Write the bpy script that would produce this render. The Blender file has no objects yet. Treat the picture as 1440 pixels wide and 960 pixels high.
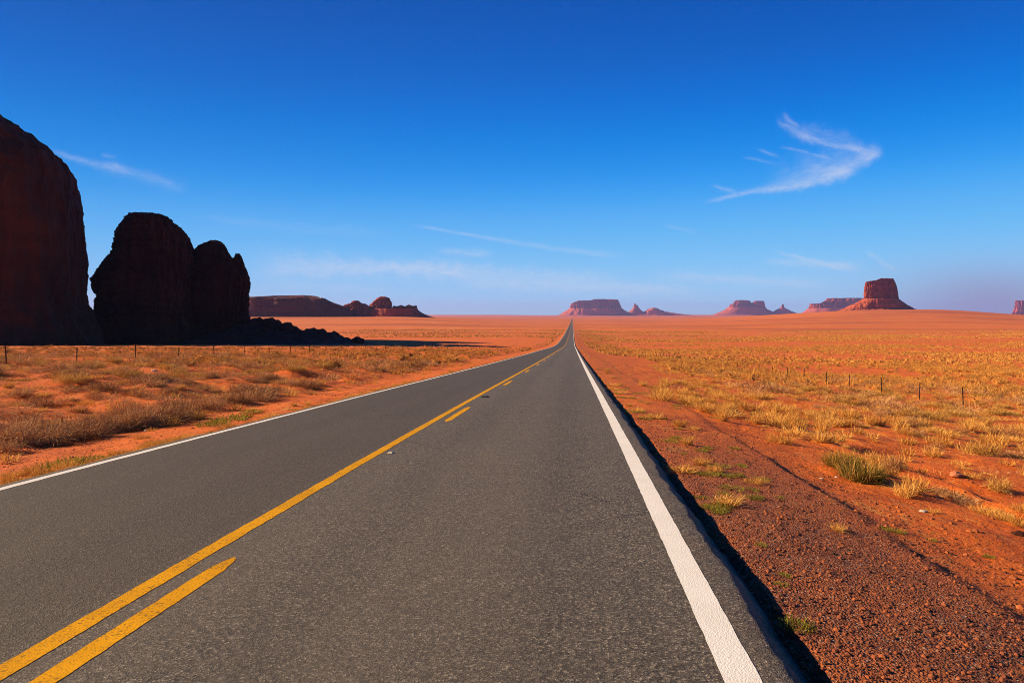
import bpy, math, random
import numpy as np

# ------------------------------------------------------------------ camera
CAM_H = 1.64
FOC = 960.0            # focal length in photograph pixels (24 mm on a 36 mm wide sensor)
VX, VY = 805.0, 441.5  # where the road's direction vanishes in the photograph
sc = bpy.context.scene
cam_d = bpy.data.cameras.new("camera")
cam_d.sensor_width = 36.0
cam_d.lens = 24.0
cam_d.shift_x = -(VX - 720.0) / 1440.0
cam_d.shift_y = -(480.0 - VY) / 1440.0
cam_d.clip_start = 0.1
cam_d.clip_end = 120000.0
cam = bpy.data.objects.new("camera", cam_d)
sc.collection.objects.link(cam)
cam.location = (0, 0, CAM_H)
cam.rotation_euler = (math.pi / 2, 0, 0)
sc.camera = cam

# ------------------------------------------------------------------ light and exposure
SUN_EL = math.radians(24.0)
SUN_AZ = math.radians(-84.0)     # measured from +Y towards +X : the sun stands to the left
sun_d = bpy.data.lights.new("sun", 'SUN')
sun_d.energy = 5.0
sun_d.angle = math.radians(0.5)
sun_d.color = (1.0, 0.80, 0.53)
sun = bpy.data.objects.new("sun", sun_d)
sc.collection.objects.link(sun)
sun.location = (-50, 0, 60)
sun.rotation_euler = (math.pi / 2 - SUN_EL, 0, -SUN_AZ + math.pi)
sc.view_settings.view_transform = 'Standard'
sc.view_settings.look = 'None'
sc.view_settings.gamma = 1.0
sc.view_settings.use_curve_mapping = False
sc.view_settings.exposure = 1.05
sc.cycles.max_bounces = 5
sc.cycles.diffuse_bounces = 2
sc.cycles.volume_bounces = 0
sc.cycles.transparent_max_bounces = 8
sc.cycles.use_adaptive_sampling = True
sc.cycles.adaptive_threshold = 0.01
sc.cycles.use_denoising = True
sc.cycles.denoiser = 'OPENIMAGEDENOISE'
sc.cycles.denoising_input_passes = 'RGB_ALBEDO_NORMAL'
sc.cycles.denoising_prefilter = 'NONE'
sc.cycles.filter_width = 0.95

world = bpy.data.worlds.new("World")
sc.world = world
world.use_nodes = True
WN = world.node_tree
WN.nodes.clear()
def wn(t, **kw):
    n = WN.nodes.new(t)
    for k, v in kw.items():
        setattr(n, k, v)
    return n
def plug(tree, sock, v):
    if isinstance(v, (int, float)):
        sock.default_value = v
    else:
        tree.links.new(v, sock)
def wm(op, a, b=0.0, c=None, clamp=False):
    n = wn('ShaderNodeMath', operation=op)
    n.use_clamp = clamp
    plug(WN, n.inputs[0], a); plug(WN, n.inputs[1], b)
    if c is not None:
        plug(WN, n.inputs[2], c)
    return n.outputs[0]
sky = wn('ShaderNodeTexSky', sky_type='NISHITA')
sky.sun_disc = False
sky.sun_elevation = SUN_EL
sky.sun_rotation = SUN_AZ
sky.altitude = 1600
sky.air_density = 1.0
sky.dust_density = 0.2
sky.ozone_density = 3.0
sep = wn('ShaderNodeSeparateColor')
WN.links.new(sky.outputs[0], sep.inputs[0])
# deep blue of a polarising filter: even out the brightening towards the sun, then one tone curve per channel
tc = wn('ShaderNodeTexCoord')
sx = wn('ShaderNodeSeparateXYZ')
WN.links.new(tc.outputs['Generated'], sx.inputs[0])
even = wm('DIVIDE', 1.0, wm('ADD', 1.0, wm('MULTIPLY', sx.outputs[0], wm('MULTIPLY_ADD', sx.outputs[0], 0.91, -0.455))))
CURVES = (((0, 0), (.11, 0), (.175, .004), (.27, .095), (.40, .20), (.55, .29), (.71, .34), (1, .40)),
          ((0, 0), (.10, .030), (.20, .092), (.31, .235), (.45, .425), (.58, .52), (.71, .58), (1, .66)),
          ((0, 0), (.20, .18), (.375, .45), (.53, .76), (.66, .89), (.71, .90), (1, 1)))
chan = []
for i in range(3):
    fc = wn('ShaderNodeFloatCurve')
    cv = fc.mapping.curves[0]
    for j, (px_, py_) in enumerate(CURVES[i]):
        if j == 0: cv.points[0].location = (px_, py_)
        elif j == len(CURVES[i]) - 1: cv.points[len(cv.points) - 1].location = (px_, py_)
        else: cv.points.new(px_, py_)
    fc.mapping.update()
    WN.links.new(wm('MULTIPLY', wm('MULTIPLY', sep.outputs[i], even), 0.125), fc.inputs['Value'])
    chan.append(wm('MULTIPLY', fc.outputs[0], 10.0))
comb = wn('ShaderNodeCombineColor')
for i in range(3):
    WN.links.new(chan[i], comb.inputs[i])
# direction in the sky -> gnomonic chart round +Y, in units of photograph pixels
dy = wm('MAXIMUM', sx.outputs[1], 0.02)
U = wm('MULTIPLY', wm('DIVIDE', sx.outputs[0], dy), FOC)
V = wm('MULTIPLY', wm('DIVIDE', sx.outputs[2], dy), -FOC)
uv = wn('ShaderNodeCombineXYZ')
WN.links.new(U, uv.inputs[0]); WN.links.new(V, uv.inputs[1])
def wnoise(scale, detail, rough, rot=0.0, stretch=1.0, dist=0.0):
    mp = wn('ShaderNodeMapping')
    mp.inputs['Rotation'].default_value = (0, 0, -rot)
    WN.links.new(uv.outputs[0], mp.inputs[0])
    m2 = wn('ShaderNodeMapping')
    m2.inputs['Scale'].default_value = (scale / stretch, scale, scale)
    WN.links.new(mp.outputs[0], m2.inputs[0])
    n = wn('ShaderNodeTexNoise')
    n.inputs['Scale'].default_value = 1.0
    n.inputs['Detail'].default_value = detail
    n.inputs['Roughness'].default_value = rough
    n.inputs['Distortion'].default_value = dist
    WN.links.new(m2.outputs[0], n.inputs['Vector'])
    return n.outputs['Fac']
warp = wnoise(0.045, 6, 0.68)
mask = None
CLOUD_AMT = 0.66
def streak(p0, p1, w0, w1, bow=0.0, amt=0.6, fan=1.0, wob=1.0, soft=0.25, fibre=0.75):
    """a wisp of cirrus: p0, p1 in chart pixels, gaussian across, faded at both ends"""
    global mask
    ax, ay = p0[0] - VX, p0[1] - VY
    bx, by = p1[0] - VX, p1[1] - VY
    L = math.hypot(bx - ax, by - ay)
    dx_, dy_ = (bx - ax) / L, (by - ay) / L
    qx, qy = wm('SUBTRACT', U, ax), wm('SUBTRACT', V, ay)
    t = wm('DIVIDE', wm('ADD', wm('MULTIPLY', qx, dx_), wm('MULTIPLY', qy, dy_)), L)
    s = wm('ADD', wm('MULTIPLY', qx, -dy_), wm('MULTIPLY', qy, dx_))
    if bow:
        s = wm('SUBTRACT', s, wm('MULTIPLY', wm('MULTIPLY', t, wm('SUBTRACT', 1.0, t)), 4 * bow))
    s = wm('ADD', s, wm('MULTIPLY', wm('SUBTRACT', warp, 0.5), wob * 2.2 * max(w0, w1)))
    w = wm('MULTIPLY_ADD', t, w1 - w0, w0)
    w = wm('MAXIMUM', w, 0.5)
    if fan != 1.0:     # wider on the upper side, crisp below
        side = wm('GREATER_THAN', s, 0.0)
        w = wm('MULTIPLY', w, wm('MULTIPLY_ADD', side, 1.0 - fan, fan))
    g = wm('DIVIDE', s, w)
    g = wm('POWER', 2.718, wm('MULTIPLY', wm('MULTIPLY', g, g), -1.0))
    e0 = wn('ShaderNodeMapRange', interpolation_type='SMOOTHSTEP'); plug(WN, e0.inputs[0], t)
    e0.inputs[1].default_value = 0.0; e0.inputs[2].default_value = soft
    e1 = wn('ShaderNodeMapRange', interpolation_type='SMOOTHSTEP'); plug(WN, e1.inputs[0], t)
    e1.inputs[1].default_value = 1.0; e1.inputs[2].default_value = 1.0 - soft
    fb = wnoise(0.20, 6, 0.7, math.atan2(dy_, dx_), 5.0, 1.0)
    fr = wn('ShaderNodeMapRange'); plug(WN, fr.inputs[0], fb)
    fr.inputs[1].default_value = 0.30; fr.inputs[2].default_value = 0.68
    fr.inputs[3].default_value = 1.0 - fibre; fr.inputs[4].default_value = 1.0
    m = wm('MULTIPLY', wm('MULTIPLY', g, wm('MULTIPLY', e0.outputs[0], e1.outputs[0])), wm('MULTIPLY', fr.outputs[0], amt * CLOUD_AMT))
    mask = m if mask is None else wm('SUBTRACT', 1.0, wm('MULTIPLY', wm('SUBTRACT', 1.0, mask), wm('SUBTRACT', 1.0, m)))
# the bent cirrus on the right
streak((984, 287), (1110, 262), 2.0, 3.5, -2, 0.60, 1.5, 0.8)
streak((1060, 272), (1214, 236), 3.0, 5.5, 5, 0.75, 2.6, 0.8, 0.3)
streak((1150, 254), (1246, 208), 5, 6, 5, 0.70, 2.2, 1.2, 0.35)
streak((1070, 256), (1222, 226), 13, 12, 6, 0.36, 1.6, 2.0, 0.4)
streak((1105, 232), (1225, 216), 13, 12, 0, 0.20, 1.0, 2.0, 0.4)
streak((1120, 243), (1200, 238), 4, 6, -3, 0.30, 1.0, 1.6, 0.4)
streak((1098, 158), (1126, 180), 2.5, 3.5, 0, 0.55, 1.0, 2.0, 0.35)
streak((1088, 166), (1150, 198), 6, 7, 2, 0.42, 1.0, 1.6, 0.3)
streak((1112, 186), (1226, 214), 4.5, 4.0, 3, 0.60, 1.0, 1.4)
streak((1110, 176), (1225, 205), 10, 9, 0, 0.30, 1.0, 2.0, 0.4)
streak((1186, 204), (1244, 216), 5, 7, 0, 0.60, 1.0, 1.4, 0.4)
streak((1196, 226), (1246, 214), 5, 5, 0, 0.55, 1.0, 1.2, 0.4)
streak((1090, 206), (1180, 226), 1.4, 2.6, -1, 0.36, 1.0, 1.4)
streak((1060, 207), (1100, 222), 1.6, 2.6, 0, 0.42, 1.0, 1.6, 0.4)
streak((1036, 219), (1098, 232), 1.4, 2.4, 0, 0.30, 1.0, 1.6, 0.4)
streak((996, 259), (1040, 271), 2.2, 3.4, 0, 0.46, 1.0, 1.6, 0.4)
# thin wisps elsewhere
streak((62, 209), (190, 240), 3.5, 6, 4, 0.42)
streak((130, 232), (268, 270), 8, 7, -4, 0.28, 1.0)
streak((140, 217), (165, 222), 2.5, 2.5, 0, 0.25)
streak((570, 314), (740, 343), 1.8, 3.0, 1, 0.42, 1.0, 0.6)
streak((690, 335), (890, 362), 3.0, 4.0, 2, 0.36, 1.0, 0.8)
streak((610, 352), (700, 358), 5, 5, 0, 0.45)
streak((330, 365), (720, 388), 15, 12, 0, 0.62, 1.0, 1.2)
streak((520, 372), (900, 396), 11, 9, 0, 0.52, 1.0, 1.2)
streak((340, 385), (620, 374), 9, 7, 0, 0.45, 1.0, 1.2)
streak((620, 396), (1010, 410), 9, 7, 0, 0.60, 1.0, 1.2)
streak((900, 385), (1190, 402), 7, 6, 0, 0.45, 1.0, 1.2)
streak((350, 398), (560, 408), 6, 6, 0, 0.26, 1.0, 1.2)
streak((250, 300), (560, 330), 5, 8, 4, 0.14, 1.0, 1.4)
streak((1080, 350), (1215, 380), 2.0, 4.5, 3, 0.62)
streak((1062, 366), (1225, 376), 5, 6, 0, 0.50)
streak((1212, 350), (1265, 384), 2.5, 4, 0, 0.45)
streak((930, 316), (985, 327), 2, 3, 0, 0.22)
mixc = wn('ShaderNodeMix', data_type='RGBA')
WN.links.new(mask, mixc.inputs[0])
WN.links.new(comb.outputs[0], mixc.inputs[6])
CLOUD = (6.6, 6.9, 8.2, 1)
mixc.inputs[7].default_value = CLOUD
# wind-blown dust hanging low in the north-east
gx = wm('DIVIDE', wm('SUBTRACT', U, 1400 - VX), 150.0)
gy = wm('DIVIDE', wm('SUBTRACT', V, 425 - VY), 52.0)
dm = wm('POWER', 2.718, wm('MULTIPLY', wm('ADD', wm('MULTIPLY', gx, gx), wm('MULTIPLY', gy, gy)), -1.0))
dm = wm('MULTIPLY', dm, 0.70)
mixd = wn('ShaderNodeMix', data_type='RGBA')
WN.links.new(dm, mixd.inputs[0])
WN.links.new(mixc.outputs[2], mixd.inputs[6])
mixd.inputs[7].default_value = (2.7, 2.4, 4.1, 1)
bg = wn('ShaderNodeBackground')
bg.inputs['Strength'].default_value = 0.05
WN.links.new(mixd.outputs[2], bg.inputs['Color'])
wo = wn('ShaderNodeOutputWorld')
WN.links.new(bg.outputs[0], wo.inputs['Surface'])

# ------------------------------------------------------------------ helpers
COL = sc.collection
rng = np.random.default_rng(7)
random.seed(7)

def hash2(ix, iy, seed):
    n = (ix.astype(np.int64) * 374761393 + iy.astype(np.int64) * 668265263 + seed * 982451653) & 0x7fffffff
    n = ((n ^ (n >> 13)) * 1274126177) & 0x7fffffff
    n = n ^ (n >> 16)
    return (n & 0xffff) / 65535.0
def vnoise(x, y, seed=0):
    x = np.asarray(x, float); y = np.asarray(y, float)
    ix = np.floor(x); iy = np.floor(y)
    fx = x - ix; fy = y - iy
    fx = fx * fx * fx * (fx * (fx * 6 - 15) + 10); fy = fy * fy * fy * (fy * (fy * 6 - 15) + 10)
    a = hash2(ix, iy, seed); b = hash2(ix + 1, iy, seed)
    c = hash2(ix, iy + 1, seed); d = hash2(ix + 1, iy + 1, seed)
    return (a + (b - a) * fx) * (1 - fy) + (c + (d - c) * fx) * fy
def fbm(x, y, octv=4, seed=0, gain=0.5):
    s = 0.0; a = 1.0; tot = 0.0
    x = np.asarray(x, float); y = np.asarray(y, float)
    for i in range(octv):
        s = s + a * (vnoise(x, y, seed + i * 17) * 2 - 1); tot += a
        x = x * 2.03 + 11.3; y = y * 2.03 - 7.7; a *= gain
    return s / tot
def sstep(a, b, x):
    t = np.clip((np.asarray(x, float) - a) / (b - a), 0, 1)
    return t * t * (3 - 2 * t)

_RY = np.array([-400., 0, 8, 16, 37, 100, 138, 190, 262, 426, 852, 2130, 5000, 12000, 60000])
_RZ = np.array([8., 0, -.28, -.60, -1.50, -4.1, -5.6, -7.7, -10.2, -13.2, -17.0, -25., -32., -36., -36.])
_m = np.gradient(_RZ, _RY)
def road_z(y):
    y = np.asarray(y, float)
    i = np.clip(np.searchsorted(_RY, y) - 1, 0, len(_RY) - 2)
    h = _RY[i + 1] - _RY[i]; t = (y - _RY[i]) / h
    t2 = t * t; t3 = t2 * t
    return ((2*t3 - 3*t2 + 1) * _RZ[i] + (t3 - 2*t2 + t) * h * _m[i] + (-2*t3 + 3*t2) * _RZ[i+1] + (t3 - t2) * h * _m[i+1])
XC = -2.80             # road centre
XR, XL = 0.79, -6.40   # edge-line centres
def cross(x):
    return 0.014 * (np.clip(x, -7, 1.3) - XC)
def right_rag(y):
    return 0.075 * fbm(np.asarray(y) * 1.5, np.asarray(y) * 0 + 3.1, 6, 5, 0.65)

def ground_z(x, y):
    x = np.asarray(x, float); y = np.asarray(y, float)
    rz = road_z(y)
    near = 1 - sstep(350, 1200, y)
    # lateral section relative to the road crown
    px = np.array([-60000, -400, -120, -31, -14, -9.5, -7.4, -6.75, -6.5, -6.0, 0.4, 0.9, 1.18, 1.29, 1.9, 2.98, 3.06, 3.20, 4.5, 8, 15, 22, 40, 120, 400, 60000.])
    pz = np.array([0.0, 0.2, 0.5, 0.35, -.05, -.28, -.22, -.13, -.20, -.35, -.35, -.30, -.20, -.125, -.16, -.285, -.305, -.350, -.52, -.90, -1.5, -2.1, -2.6, -2.8, -1.5, 0.0])
    wob = 0.18 * fbm(y * 0.22, y * 0 + 1.7, 3, 31) * sstep(1.4, 2.6, x) * (1 - sstep(5, 7, x)) + 0.03 * fbm(y * 2.1, y * 0, 2, 37) * sstep(1.0, 1.3, x) * (1 - sstep(5, 7, x))
    lat = (np.interp(x + wob, px, pz) - 0.034 * sstep(3.04, 3.16, x + wob) * (1 - sstep(3.3, 4.6, x + wob)) * (1 - sstep(9, 18, y)) * np.clip(0.35 + 1.1 * fbm(y * .8, y * 0 + 4.4, 3, 77), 0, 1.0)) * (0.25 + 0.75 * near)
    z = rz + lat + cross(x) * (np.abs(x - XC) < 8)
    # tyre rut and spoil line on the right of the shoulder
    z = z + 0.10 * np.exp(-((x - 5.6 + 0.15 * fbm(y * .3, y * 0, 2, 3)) / 0.30) ** 2) * (1 - sstep(13, 19, y)) - 0.05 * np.exp(-((x - 6.2) / 0.3) ** 2) * (1 - sstep(13, 19, y))
    # relief
    off = np.maximum(sstep(1.6, 9, x), sstep(-7.6, -12, x))
    off2 = np.maximum(sstep(1.25, 1.6, x), sstep(-6.9, -7.6, x))
    soft = sstep(3.1, 4.0, x) + sstep(-6.9, -8.5, x)
    left = sstep(-8.0, -13, x)
    z = z + off2 * 0.010 * fbm(x * 6, y * 6, 2, 41) * (1 - sstep(18, 40, y))
    z = z + soft * 0.045 * fbm(x * 1.7, y * 1.7, 3, 43) * (1 - sstep(60, 120, y))
    z = z + off * (0.13 + 0.25 * left) * fbm(x * 0.42, y * 0.42, 3, 47) * (1 - sstep(150, 400, y))
    z = z + off * (0.35 - 0.25 * left * sstep(120, 170, y)) * fbm(x * 0.06, y * 0.06, 3, 53) * (1 - sstep(600, 1500, y)) * sstep(12, 60, np.abs(x - XC))
    far = sstep(500, 2500, y)
    z = z + far * 3.0 * fbm(x * 0.0011, y * 0.0011, 3, 59) * sstep(60, 500, np.abs(x - XC))
    # swell under the right-hand butte
    u = x / np.maximum(y, 1.0) * FOC + VX
    hump = sstep(900, 1250, u) * (1 - 0.55 * sstep(1300, 1480, u))
    z = z + 50 * hump * sstep(900, 3000, y) * (1 - sstep(3800, 7000, y))
    # low rise on the left
    z = z + 18 * (1 - sstep(560, 760, u)) * sstep(700, 1950, y) * (1 - sstep(3200, 7000, y))
    z = z + 60 * sstep(1000, 8500, y - 9000) * sstep(300, 1500, np.abs(x + 900)) * 0.25
    return z
def gz(x, y):
    return float(ground_z(np.array([x]), np.array([y]))[0])
def ray_ground(px, py):
    """the point of the terrain seen at a photograph pixel"""
    a = (px - VX) / FOC; b = (VY - py) / FOC
    ys = np.exp(np.linspace(math.log(2.0), math.log(9000), 4000))
    zz = ground_z(a * ys, ys); r = CAM_H + b * ys
    k = int(np.argmax(r < zz))
    return a * ys[k], ys[k], float(zz[k])

def mesh_np(name, verts, faces, nper, smooth=False, attrs=None):
    """faces: flat index array with constant corner count nper"""
    me = bpy.data.meshes.new(name)
    verts = np.asarray(verts, np.float32); faces = np.asarray(faces, np.int32).reshape(-1, nper)
    me.vertices.add(len(verts)); me.vertices.foreach_set('co', verts.ravel())
    nf = len(faces)
    me.loops.add(nf * nper); me.polygons.add(nf)
    me.loops.foreach_set('vertex_index', faces.ravel())
    me.polygons.foreach_set('loop_start', np.arange(0, nf * nper, nper, dtype=np.int32))
    me.polygons.foreach_set('use_smooth', np.full(nf, smooth))
    me.update(calc_edges=True)
    if attrs:
        for k, v in attrs.items():
            at = me.attributes.new(k, 'FLOAT', 'POINT')
            at.data.foreach_set('value', np.asarray(v, np.float32))
    me.validate()
    return me
def link(name, me, mat, parent=None, loc=None):
    o = bpy.data.objects.new(name, me)
    COL.objects.link(o)
    if mat is not None and not me.materials:
        me.materials.append(mat)
    if parent is not None:
        o.parent = parent
    if loc is not None:
        o.location = loc
    return o
def tag(o, label=None, cat=None, group=None, kind=None):
    if label: o['label'] = label
    if cat: o['category'] = cat
    if group: o['group'] = group
    if kind: o['kind'] = kind
    return o
def empty(name, loc=(0, 0, 0)):
    o = bpy.data.objects.new(name, None)
    o.empty_display_size = 0.3
    COL.objects.link(o); o.location = loc
    return o
def grid_faces(nr, nc, closed=False):
    r = np.arange(nr - 1)[:, None]; c = np.arange(nc if closed else nc - 1)[None, :]
    c1 = (c + 1) % nc
    return np.stack([r * nc + c, r * nc + c1, (r + 1) * nc + c1, (r + 1) * nc + c], -1).reshape(-1, 4)

# ---- material helper
class NT:
    def __init__(self, name):
        self.m = bpy.data.materials.new(name); self.m.use_nodes = True
        self.t = self.m.node_tree; self.t.nodes.clear()
        self.out = self.n('ShaderNodeOutputMaterial')
        self.b = self.n('ShaderNodeBsdfPrincipled')
        self.b.inputs['Specular IOR Level'].default_value = 0.2
        self.b.inputs['Roughness'].default_value = 0.9
        self.l(self.b.outputs[0], self.out.inputs[0])
        self.pos = self.n('ShaderNodeNewGeometry').outputs['Position']
        self.oc = self.n('ShaderNodeTexCoord').outputs['Object']
    def n(self, t, **kw):
        n = self.t.nodes.new(t)
        for k, v in kw.items(): setattr(n, k, v)
        return n
    def l(self, a, b): self.t.links.new(a, b)
    def math(self, op, a, b=0.0, clamp=False):
        n = self.n('ShaderNodeMath', operation=op); n.use_clamp = clamp
        plug(self.t, n.inputs[0], a); plug(self.t, n.inputs[1], b)
        return n.outputs[0]
    def noise(self, scale, detail=4, rough=0.55, vec=None, dist=0.0, stretch=None, color=False):
        v = vec or self.pos
        if stretch:
            mp = self.n('ShaderNodeMapping'); mp.inputs['Scale'].default_value = stretch
            self.l(v, mp.inputs[0]); v = mp.outputs[0]
        n = self.n('ShaderNodeTexNoise')
        n.inputs['Scale'].default_value = scale; n.inputs['Detail'].default_value = detail
        n.inputs['Roughness'].default_value = rough; n.inputs['Distortion'].default_value = dist
        self.l(v, n.inputs['Vector'])
        return n.outputs['Color' if color else 'Fac']
    def voro(self, scale, feature='F1', out='Distance', vec=None, rand=1.0):
        n = self.n('ShaderNodeTexVoronoi', feature=feature)
        n.inputs['Scale'].default_value = scale
        if 'Randomness' in n.inputs: n.inputs['Randomness'].default_value = rand
        self.l(vec or self.pos, n.inputs['Vector'])
        return n.outputs[out]
    def ramp(self, fac, stops, interp='LINEAR'):
        n = self.n('ShaderNodeValToRGB'); n.color_ramp.interpolation = interp
        e = n.color_ramp.elements
        while len(e) < len(stops): e.new(0.5)
        for i, (p, c) in enumerate(stops):
            e[i].position = p
            e[i].color = (c, c, c, 1) if isinstance(c, (int, float)) else (*c, 1)
        plug(self.t, n.inputs[0], fac)
        return n.outputs[0]
    def mix(self, fac, a, b, mode='MIX'):
        n = self.n('ShaderNodeMix', data_type='RGBA', blend_type=mode)
        plug(self.t, n.inputs[0], fac)
        for s, v in ((n.inputs[6], a), (n.inputs[7], b)):
            if isinstance(v, tuple): s.default_value = (*v, 1)
            else: self.l(v, s)
        return n.outputs[2]
    def rng(self, v, a, b, c=0.0, d=1.0, smooth=False):
        n = self.n('ShaderNodeMapRange')
        if smooth: n.interpolation_type = 'SMOOTHSTEP'
        plug(self.t, n.inputs[0], v)
        for i, q in enumerate((a, b, c, d)): n.inputs[i + 1].default_value = q
        return n.outputs[0]
    def sepx(self, v=None):
        n = self.n('ShaderNodeSeparateXYZ'); self.l(v or self.pos, n.inputs[0])
        return n.outputs
    def color(self, c):
        if isinstance(c, tuple): self.b.inputs['Base Color'].default_value = (*c, 1)
        else: self.l(c, self.b.inputs['Base Color'])
    def bump(self, h, strength=0.5, dist=0.02, prev=None):
        n = self.n('ShaderNodeBump')
        n.inputs['Strength'].default_value = strength; n.inputs['Distance'].default_value = dist
        self.l(h, n.inputs['Height'])
        if prev is not None: self.l(prev, n.inputs['Normal'])
        self.l(n.outputs[0], self.b.inputs['Normal'])
        return n.outputs[0]
    def attr(self, name):
        n = self.n('ShaderNodeAttribute'); n.attribute_name = name
        return n.outputs['Fac']

# ------------------------------------------------------------------ materials of the setting
def mat_ground():
    k = NT('red_desert_soil')
    x, y, z = k.sepx()
    big = k.noise(0.05, 5, 0.6)
    mid = k.noise(0.7, 5, 0.65)
    fine = k.noise(14, 4, 0.7)
    soil = k.mix(k.ramp(big, [(0.35, 0.0), (0.65, 1.0)]), (0.60, 0.104, 0.005), (0.66, 0.145, 0.008))
    soil = k.mix(k.ramp(mid, [(0.40, 0.0), (0.66, 1.0)]), soil, (0.42, 0.064, 0.005))
    soil = k.mix(k.math('MULTIPLY', k.ramp(fine, [(0.45, 0.0), (0.75, 1.0)]), 0.6), soil, (0.68, 0.20, 0.025))
    # straw litter and dead stalks on the soil
    lit = k.noise(2.6, 6, 0.8, stretch=(1.0, 0.45, 1.0))
    litm = k.ramp(lit, [(0.54, 0.0), (0.62, 1.0)])
    litz = k.ramp(k.noise(0.13, 4, 0.6), [(0.42, 0.0), (0.58, 1.0)])
    soil = k.mix(k.math('MULTIPLY', k.math('MULTIPLY', litm, litz), 0.65), soil, (0.60, 0.27, 0.05))
    # far plain: scrub too small to see singly tints the soil
    farv = k.rng(y, 350, 700, 0, 1, True)
    fs = k.noise(0.055, 6, 0.75, stretch=(1.0, 0.35, 1.0))
    fb = k.noise(0.004, 4, 0.6, stretch=(0.5, 1.6, 1.0))
    soil = k.mix(k.math('MULTIPLY', k.math('MULTIPLY', farv, k.ramp(fs, [(0.45, 0.0), (0.6, 1.0)])), 0.55), soil, (0.58, 0.21, 0.035))
    soil = k.mix(k.math('MULTIPLY', k.math('MULTIPLY', farv, k.ramp(fb, [(0.46, 0.0), (0.62, 1.0)])), 0.8), soil, (0.34, 0.075, 0.014))
    # crushed red gravel of the right shoulder
    wob = k.noise(0.8, 4, 0.6)
    xe = k.math('ADD', x, k.math('MULTIPLY', k.math('SUBTRACT', wob, 0.5), 0.9))
    gm = k.math('MULTIPLY', k.math('MULTIPLY', k.rng(xe, 2.5, 3.9, 1, 0, True), k.rng(x, 0.3, 0.9, 0, 1)), k.rng(y, 4, 17, 1, 0.15, True))
    vc = k.voro(58, out='Color')
    vcx = k.sepx(vc)
    vd = k.voro(58)
    stone = k.ramp(vcx[0], [(0.0, (0.040, 0.018, 0.012)), (0.30, (0.11, 0.036, 0.018)), (0.55, (0.23, 0.062, 0.022)), (0.80, (0.34, 0.10, 0.030)), (0.93, (0.38, 0.23, 0.12)), (1.0, (0.55, 0.45, 0.33))])
    vc2 = k.voro(23, out='Color')
    stone = k.mix(0.4, stone, k.ramp(k.sepx(vc2)[0], [(0.0, (0.05, 0.020, 0.013)), (0.6, (0.20, 0.056, 0.022)), (1.0, (0.38, 0.11, 0.030))]))
    gpatch = k.noise(0.9, 4, 0.6)
    stone = k.mix(k.math('MULTIPLY', k.ramp(gpatch, [(0.45, 0.0), (0.65, 1.0)]), 0.45), stone, (0.44, 0.115, 0.028))
    colr = k.mix(k.math('MULTIPLY', gm, 0.92), soil, stone)
    # scattered pebbles on the bare soil
    pv = k.voro(16, out='Color'); pd = k.voro(16)
    pm = k.math('MULTIPLY', k.math('GREATER_THAN', k.sepx(pv)[1], 0.86), k.rng(pd, 0.20, 0.28, 1, 0))
    colr = k.mix(k.math('MULTIPLY', pm, 0.7), colr, k.ramp(k.sepx(pv)[2], [(0.0, (0.16, 0.05, 0.03)), (1.0, (0.55, 0.30, 0.18))]))
    k.color(colr)
    h = k.math('ADD', k.math('MULTIPLY', k.math('MULTIPLY', vd, gm), 0.55), k.math('MULTIPLY', fine, 0.5))
    h = k.math('ADD', h, k.math('MULTIPLY', k.noise(4.0, 6, 0.75), 2.2))
    h = k.math('ADD', h, k.math('MULTIPLY', pm, 0.25))
    k.bump(h, 1.0, 0.045)
    return k.m
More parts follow.
